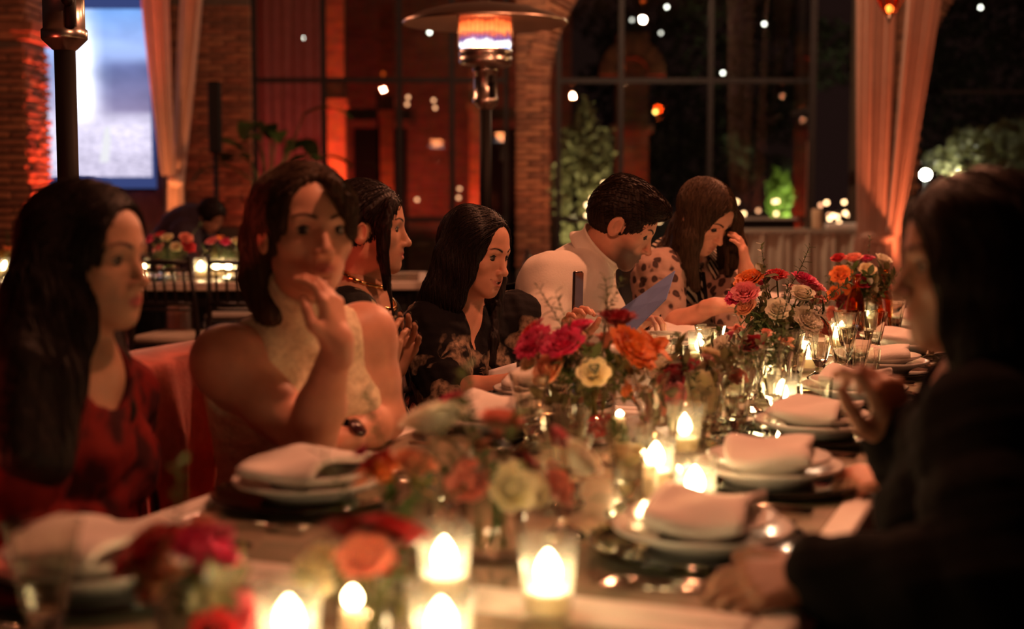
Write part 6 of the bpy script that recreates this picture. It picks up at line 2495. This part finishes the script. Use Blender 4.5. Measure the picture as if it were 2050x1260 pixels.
nd = nk3.b - nk3.a
for i, (t, r0, tr, lab, wob) in enumerate(((.48, .064, .0060, 'highest of the gold necklaces, a thick chain, on the guest in profile', .05), (.16, .076, .0065, 'lower smooth gold necklace on the guest in profile', 0), (-.02, .086, .0055, 'lowest thin gold necklace on the guest in profile', 0))):
    c = nk3.a + nd * t
    m = neckring(c + V(.008 * (1 + i), 0, -.004), nd * 1.0 + V(.05 + .03 * i, 0, 0), r0 + .004 * i, r0, tr, wob, 72, (1, 0, -.25))
    o_ = m.build('necklace', M_GOLDM)
    tag(o_, lab, 'necklace', 'gold necklaces')

# ------------------------------------------------ guest in the floral black blouse (sharpest)
W4H = P(954, 503, 4.00)
rt, k4 = person(dict(
    label='smiling long-haired guest in a black blouse with cream flowers', skin=SKIN_A, hairmat=H_BLACK,
    head=W4H, face=(.80, -.50, -.20), roll=.05, head_scale=1.03, h=.005, hh=.0023, hfing=.0028,
    features=dict(jaw=1.0, smile=1.0, open=.0036, teeth=True), gaze=(-.05, 1, -.12), lids=(20, -14), lips=(.44, .12, .11),
    J=dict(pelvis=seat('w4'), chest=P(925, 735, 4.10), neck=P(930, 628, 4.05), shR=P(872, 668, 3.92), shL=P(1030, 650, 4.17),
           elR=P(888, 798, 3.82), wrR=P(1042, 764, 3.76), elL=P(1060, 770, 4.16), wrL=P(1085, 752, 3.92)),
    seat_dir=U, hands={'R': dict(dir=(.9, -.25, .22), dorsal=(-.1, -.4, .9), side=-1, curl=(20, 25, 20)), 'L': dict(dir=(.3, -.9, 0), dorsal=(.2, 0, 1), side=1)},
    clothes=[dict(name='blouse', mat=M_FLORAL, grow=.012, wrinkle=.0045, sleeve=.020, h=.005, **{'from': ['torso', 'Lupper', 'Rupper']},
                  extra=[(EL(P(866, 660, 3.93), (.085, .085, .085)), .04, 1), (EL(P(1034, 645, 4.17), (.080, .080, .085)), .04, 1), (RC(P(875, 690, 3.9), P(892, 785, 3.83), .078, .066), .04, 1)],
                  cut=[(RC(P(952, 600, 3.96), P(966, 690, 3.93), .060, .034), .008), (RC(P(966, 690, 3.93), P(972, 735, 3.93), .034, .012), .008)])],
    hair=dict(cap=.015, n=1500, length=.42, rad=.0009, seed=(.0, .2), h=.0038,
              locks=sheet([(930, 440, 3.96), (896, 510, 3.94), (868, 580, 3.92), (836, 640, 3.93), (818, 690, 3.97)], [(944, 475, 3.92), (924, 545, 3.90), (906, 600, 3.89), (884, 640, 3.90), (858, 668, 3.92)], 6, .036, .018)
              + sheet([(930, 440, 4.04), (900, 520, 4.06), (880, 600, 4.08), (850, 680, 4.12)], [(960, 470, 4.06), (930, 560, 4.10), (915, 640, 4.14), (900, 690, 4.16)], 3, .035, .03),
              face_cut=[((.0, .124, .002), (.074, .090, .108))],
              locks_after=sheet([(1002, 560, 4.07), (992, 620, 4.04), (988, 680, 4.00), (985, 730, 3.98)], [(984, 585, 4.08), (980, 640, 4.05), (978, 690, 4.01), (976, 725, 3.99)], 2, .020, .010),
              flow=lambda L: np.stack([np.sign(L[:, 0] + .008) * 1.2 * np.clip(L[:, 2] / .06, 0, 1), -.9 * np.clip(L[:, 2] / .07, 0, 1), 0 * L[:, 0]], 1))))
# her menu paper behind the forearm
o = MB().grid(lambda s, t: tuple(Vector(P(978 + 56 * s, 742 + 26 * t - 16 * s, 3.93 - .02 * t))), 4, 4).build('menu_card', M_PAPER, None)
so = o.modifiers.new('thick', 'SOLIDIFY'); so.thickness = .001
tag(o, 'white menu sheet held upright behind the forearm of the floral-blouse guest', 'menu')

# ------------------------------------------------ man in the white shirt
MH = P(1247, 448, 4.40)
rt, km = person(dict(
    label='bearded man in a white linen shirt leaning over the table, looking down', skin=SKIN_A, hairmat=H_DARK, female=False,
    head=MH, face=(.86, -.14, -.48), head_scale=1.09, h=.006, hh=.0024, hfing=.003, build=1.08,
    features=dict(jaw=1.1, nose=1.15), gaze=(0, 1, -.5), lids=(-9, -13), beard=(.035, .018, .012), lips=(.36, .13, .11), lipstick=.5, brow=-.3,
    J=dict(pelvis=seat('man', .58), chest=P(1118, 622, 4.45), neck=P(1180, 515, 4.44), shR=P(1100, 566, 4.29), shL=P(1176, 560, 4.62),
           elR=P(1078, 706, 4.12), wrR=P(1140, 694, 3.96), elL=P(1240, 690, 4.62), wrL=P(1262, 660, 4.36)),
    seat_dir=U, hands={'R': dict(dir=(.12, -.05, 1), dorsal=(-.55, .75, .1), side=-1, curls=[(35, 50, 30)] * 4, spread=.04, thumb=(.2, .8, -.6)),
                       'L': dict(dir=(.5, -.4, .35), dorsal=(-.2, .3, .9), side=1, curl=(30, 45, 30))},
    clothes=[dict(name='shirt', mat=M_SHIRT, grow=.013, wrinkle=.0045, sleeve=.012, ws=17, h=.005, **{'from': ['torso', 'Lupper', 'Rupper']},
                  extra=[(RC(P(1110, 600, 4.34), P(1160, 680, 4.36), .10, .09), .07, 1), (RC(P(1105, 575, 4.30), P(1170, 560, 4.36), .07, .07), .07, 1)],
                  cut=[(RC(P(1225, 500, 4.40), P(1195, 470, 4.42), .062, .055), .006)],
                  ),
             ],
    hair=dict(cap=.010, top=1.9, n=900, length=.055, rad=.0012, seed=(-.04, .2), h=.0035,
              bulge=[((0, .035, .092), (.055, .055, .030)), ((0, .078, .082), (.040, .030, .022)), ((0, -.02, .095), (.06, .07, .035))],
              face_cut=[((0, .125, -.022), (.074, .088, .086))],
              cut=[((.086, -.004, -.012), (.024, .027, .036)), ((-.086, -.004, -.012), (.024, .027, .036)), ((0, -.04, -.095), (.10, .10, .050)), ((.0, .045, -.06), (.12, .055, .050))],
              flow=lambda L: np.stack([.3 * np.sin(L[:, 1] * 90), 1.1 * np.clip(L[:, 2] / .06, -.3, 1), 1.2 + 0 * L[:, 0]], 1))))
# shirt collar: a standing band with a folded leaf
nk = km['neck']
cd = nk.b - nk.a; cd /= np.linalg.norm(cd)
cf = np.array((.9, -.1, -.3)); cf -= cd * (cf @ cd); cf /= np.linalg.norm(cf)
cs = np.cross(cd, cf)


def collar(s, t):
    a = .42 + (2 * PI - .84) * s
    rr = .080 + .020 * t - .012 * math.sin(PI * t)
    hgt = .055 - .055 * t + .012 * math.cos(a) * 0 - .03 * t * (math.cos(a) > .3) * (math.cos(a) - .3)
    back = -.012 * math.cos(a)
    pt = nk.a + cd * (.030 + hgt + back) + cf * (rr * math.cos(a) * 1.05 + .006) + cs * rr * math.sin(a) * .95
    return tuple(pt)


cm = MB().grid(collar, 40, 6)
co = km['childmb']('collar', cm, M_SHIRT)
sm_ = co.modifiers.new('thick', 'SOLIDIFY'); sm_.thickness = .003
# phone in his right hand
pc_ = P(1156, 594, 3.99)
ph = empty('smartphone', tuple(pc_))
tag(ph, 'dark smartphone held upright above the flowers by the man', 'phone')
R = Matrix.Rotation(1.15, 3, 'Z') @ Matrix.Rotation(.06, 3, 'Y')
m = MB().box((0, 0, 0), (.068, .008, .142), bevel=.0035); m.v = [tuple(R @ Vector(p)) for p in m.v]
m.build('case', mat('phone_metal', (.20, .15, .14), .12, .9), ph)
m = MB().box((0, -.0042, 0), (.062, .0012, .134)); m.v = [tuple(R @ Vector(p)) for p in m.v]
m.build('screen', mat('phone_glass_reflection', (.42, .30, .22), .12, .9), ph, smooth=False)  # golden tint put in for warm light mirrored in the screen
m = MB().box((.018, .0050, .045), (.022, .003, .036), bevel=.001); m.v = [tuple(R @ Vector(p)) for p in m.v]
m.build('camera_bump', M_BLACK, ph, smooth=False)
# blue menu card he holds
c0, c1, c2, c3 = P(1243, 620, 4.32), P(1352, 543, 4.22), P(1334, 600, 4.12), P(1262, 672, 4.18)
m = MB().grid(lambda s, t: tuple((c0 * (1 - s) + c1 * s) * (1 - t) + (c3 * (1 - s) + c2 * s) * t), 2, 2)
o = m.build('menu_folder', M_BLUE, None, smooth=False)
so = o.modifiers.new('thick', 'SOLIDIFY'); so.thickness = .0025
tag(o, 'blue menu card held up in the hand of the man in white', 'menu')

# ------------------------------------------------ guest in the spotted blouse
W6H = P(1412, 432, 4.90)
rt, k6 = person(dict(
    label='long brown-haired guest in a spotted blouse, head bowed, one hand in her hair', skin=SKIN_C, hairmat=H_LIGHT,
    head=W6H, face=(.58, -.56, -.58), head_scale=1.03, h=.006, hh=.0026, hfing=.003,
    features=dict(jaw=.95), gaze=(0, 1, -.5), lids=(-8, -13), lips=(.42, .13, .12), lipstick=.5,
    J=dict(pelvis=seat('w6'), chest=P(1356, 598, 5.10), neck=P(1376, 512, 5.03), shR=P(1320, 550, 4.88), shL=P(1442, 540, 5.17),
           elR=P(1322, 664, 4.78), wrR=P(1428, 614, 4.60), elL=P(1474, 642, 4.88), wrL=P(1495, 545, 4.85)),
    seat_dir=U, hands={'R': dict(dir=(.9, -.35, .12), dorsal=(-.1, -.45, .85), side=-1, curls=[(30, 40, 25), (35, 45, 28), (38, 48, 30), (42, 50, 30)], spread=.03),
                       'L': dict(dir=(-.16, .10, 1), dorsal=(.9, -.35, .2), side=1, curl=(14, 28, 22), spread=.08)},
    clothes=[dict(name='blouse', mat=M_SPOTS, grow=.013, wrinkle=.005, sleeve=.022, **{'from': ['torso', 'Lupper', 'Rupper']},
                  extra=[(RC(P(1318, 580, 4.86), P(1322, 655, 4.80), .075, .062), .04, 1)],
                  cut=[(EL(P(1390, 500, 4.97), (.055, .06, .05)), .01)])],
    hair=dict(cap=.015, n=1200, length=.36, rad=.0010, seed=(.0, .2), h=.004,
              locks=sheet([(1388, 400, 4.98), (1358, 455, 5.0), (1328, 500, 5.02), (1312, 525, 5.04)], [(1400, 430, 4.86), (1386, 480, 4.84), (1382, 530, 4.84), (1392, 575, 4.83)], 6, .036, .016)
              + sheet([(1440, 410, 4.92), (1468, 440, 4.92), (1478, 490, 4.92), (1470, 530, 4.93)], [(1430, 430, 5.0), (1450, 470, 5.02), (1452, 520, 5.02), (1446, 560, 5.0)], 3, .034, .016),
              face_cut=[((0, .126, -.010), (.070, .086, .100))],
              flow=lambda L: np.stack([np.sign(L[:, 0]) * 1.1 * np.clip(L[:, 2] / .06, 0, 1), .1 + 0 * L[:, 0], 0 * L[:, 0]], 1))))
# striped collar, ribbon and cuff of that blouse
o6 = k6['childmb']
nk = k6['neck']
cd = nk.b - nk.a; cd /= np.linalg.norm(cd)
cf = np.array((.6, -.8, 0)); cf -= cd * (cf @ cd); cf /= np.linalg.norm(cf)
cs = np.cross(cd, cf)


def yoke(s, t):
    a = .25 + (2 * PI - .5) * s
    rr = .068 + .080 * t
    pt = nk.a + cd * (.040 - .070 * t - .05 * t * math.cos(a)) + cf * (rr * math.cos(a) * 1.05 + .020 + .02 * t) + cs * rr * math.sin(a) * (1.0 + .25 * t)
    return tuple(pt)


cc = o6('collar', MB().grid(yoke, 40, 8), M_STRIPE)
mm = cc.modifiers.new('thick', 'SOLIDIFY'); mm.thickness = .004
rb = [P(1402, 545, 4.86), P(1398, 580, 4.84), P(1404, 620, 4.82), P(1400, 655, 4.82)]
o6('ribbon', MB().tube([Vector(p) for p in rb], [.010, .012, .012, .008], 6, flat=.3), MATS['black_cloth'])
rb = [P(1408, 545, 4.85), P(1412, 585, 4.83), P(1416, 625, 4.82)]
o6('ribbon', MB().tube([Vector(p) for p in rb], [.010, .012, .008], 6, flat=.3), MATS['black_cloth'])
pn = [P(1330, 520, 4.83), P(1342, 524, 4.81), P(1345, 560, 4.80), P(1322, 585, 4.80)]
o6('red_panel', MB().grid(lambda s, t: tuple((pn[0] * (1 - s) + pn[1] * s) * (1 - t) + (pn[3] * (1 - s) + pn[2] * s) * t), 2, 3), mat('red_panel', (.22, .03, .02), .8))
e_, w_ = P(1322, 664, 4.78), P(1428, 614, 4.60)
d_ = (w_ - e_) / np.linalg.norm(w_ - e_)
m = MB()
for k in range(5):
    c = e_ + d_ * (-.01 + k * .014)
    m = MB().tube([Vector(c), Vector(c + d_ * .0135)], [.066 - k * .002, .066 - k * .002], 18)
    o6('cuff_band', m, MATS['black_cloth'] if k % 2 == 0 else mat('cream_band', (.48, .40, .31), .8))

# ------------------------------------------------ dark guest on the right, in silhouette
person(dict(
    label='dark-haired guest in black seen in silhouette with one hand raised', skin=SKIN_SHADED, hairmat=H_DARK,
    head=P(1952, 524, 2.00), face=(-.97, .10, -.04), head_scale=1.06, h=.008, hh=.0034, hfing=.004, build=1.12,
    features=dict(jaw=1.02), gaze=(0, 1, 0), lids=(20, -16),
    J=dict(pelvis=A3(uv(.02, 2.10, .57)), chest=P(2000, 985, 2.02), neck=P(1962, 770, 2.03), shL=P(1972, 870, 1.80), shR=P(1990, 850, 2.22),
           elL=P(1990, 1195, 1.63), wrL=P(1650, 1160, 1.735), elR=P(1900, 1010, 2.24), wrR=P(1802, 885, 2.10)),
    seat_dir=-U, hands={'L': dict(dir=(-1, .05, -.10), dorsal=(-.05, -.45, .9), side=1, curl=(18, 28, 20), s=1.05),
                        'R': dict(dir=(-.30, -.05, 1), dorsal=(.6, -.75, .2), side=-1, curls=[(28, 45, 30), (45, 60, 40), (55, 65, 40), (58, 68, 40)], s=1.05, thumb=(.1, .95, -.3))},
    clothes=[dict(name='jacket', mat=MATS['black_cloth'], grow=.016, wrinkle=.005, sleeve=.014, h=.008, **{'from': ['torso', 'Lupper', 'Rupper', 'Lfore', 'Rfore']},
                  cut=[(EL(P(1935, 760, 2.0), (.075, .075, .10)), .01)])],
    hair=dict(cap=.017, locks_after=sheet([(1905, 420, 1.93), (1918, 540, 1.91), (1930, 660, 1.90), (1955, 780, 1.88)], [(1985, 440, 1.90), (1990, 560, 1.89), (2000, 680, 1.88), (2010, 800, 1.86)], 4, .030, .026), n=500, length=.3, rad=.0014, seed=(.0, .2), h=.005,
              locks=sheet([(2010, 480, 1.94), (2030, 600, 1.95), (2040, 720, 1.96), (2045, 800, 1.97)], [(2030, 480, 2.08), (2050, 600, 2.10), (2060, 720, 2.12), (2060, 800, 2.14)], 4, .05, .035),
              face_cut=[((0, .122, -.028), (.074, .086, .098))])))
# ------------------------------------------------ guest beside, only an arm in view
person(dict(
    label='guest in black mostly hidden behind the silhouetted one, hand resting by the plate', skin=SKIN_C, hairmat=H_BROWN,
    head=P(2140, 505, 2.56), face=(-.95, .25, -.06), h=.009, hh=.004, hfing=.0036,
    J=dict(pelvis=A3(uv(.04, 2.68, .57)), chest=P(2150, 830, 2.60), neck=P(2140, 690, 2.58), shL=P(2120, 740, 2.40), shR=P(2150, 735, 2.78),
           elL=P(2010, 960, 2.32), wrL=P(1812, 955, 2.38), elR=P(2100, 920, 2.85), wrR=P(2010, 890, 2.75)),
    seat_dir=-U, hands={'L': dict(dir=(-1, .1, -.10), dorsal=(0, -.3, .95), side=1, curls=[(25, 35, 20), (45, 55, 35), (50, 60, 35), (55, 60, 35)]), 'R': dict(dir=(-1, .2, -.2), dorsal=(0, 0, 1), side=-1)},
    clothes=[dict(name='jacket', mat=MATS['black_cloth'], grow=.014, wrinkle=.005, sleeve=.010, h=.009, **{'from': ['torso', 'Lupper', 'Rupper', 'Lfore', 'Rfore']},
                  cut=[(EL(P(2120, 690, 2.55), (.07, .07, .09)), .01)])],
    hair=dict(cap=.018, n=250, length=.25, rad=.0014, seed=(.0, .2), h=.006)))
# ------------------------------------------------ bent figure behind the second table
person(dict(
    label='figure in dark clothes bending down beyond the second table', skin=SKIN_B, hairmat=H_BLACK, eyes=False,
    head=P(424, 432, 10.3), face=(.6, -.5, -.6), h=.012, hh=.006, hfing=.005,
    J=dict(pelvis=P(300, 520, 10.5), chest=P(362, 455, 10.42), neck=P(402, 436, 10.36), shR=P(372, 468, 10.2), shL=P(390, 440, 10.6),
           elR=P(385, 530, 10.1), wrR=P(430, 545, 10.1), elL=P(420, 510, 10.6), wrL=P(440, 540, 10.4)),
    seat_dir=np.array((.9, -.4, 0)), legs=False, hands={},
    clothes=[dict(name='hoodie', mat=mat('dark_purple_cloth', (.03, .018, .035), .8), grow=.03, wrinkle=.006, h=.012, sleeve=.02, **{'from': ['torso', 'Lupper', 'Rupper', 'Lfore', 'Rfore']}),
             dict(name='trousers', mat=MATS['black_cloth'], grow=.02, wrinkle=.004, h=.014, **{'from': []},
                  extra=[(RC(P(300, 520, 10.5) + V(.0, s * .1, 0), V(P(300, 520, 10.5)[0], 10.5 + s * .12, .06), .11, .07), .03, 1) for s in (-1, 1)] + [(EL(P(300, 520, 10.5), (.17, .17, .14)), .05, 1)])],
    hair=dict(cap=.018, n=120, length=.1, rad=.003, seed=(.0, .2), h=.008)))

# ================================================================== room lights added above the frame
# unseen amber lanterns of the same kind, added to light guests, tables and bar
def pendant(loc, label, energy, color=(1, .35, .17)):
    r = empty('pendant_lantern', loc)
    tag(r, label, 'lantern', 'added pendant lanterns above the tables')
    MB().lathe(body, 20).build('glass', MATS['amber_lantern_glass'], r)
    sphere_mb((0, 0, .12), .03, 12, 8).build('bulb', MATS['lantern_bulb'], r)
    MB().cyl((0, 0, .42), (0, 0, 4.6 - loc[2]), .004, n=6).build('chain', M_STEELDARK, r)
    return new_light('lantern_light', 'POINT', (loc[0], loc[1], loc[2] - .1), energy, color, .035)


pendant(tuple(uv(-.72, 2.55, 2.6)), 'amber pendant lantern above the cream-dressed guest\'s table', 48)
pendant(tuple(uv(-.75, 4.7, 2.9)), 'added amber pendant lantern above the middle of the dining tables', 95)
pendant(tuple(uv(-.75, 6.6, 3.0)), 'added amber pendant lantern above the far half of the dining tables', 70)
pendant((-1.8, 8.2, 2.75), 'added amber pendant lantern above the second table', 34, (1, .38, .2))
pendant((1.5, 11.9, 3.3), 'added amber pendant lantern above the bar counter', 130, (1, .58, .33))
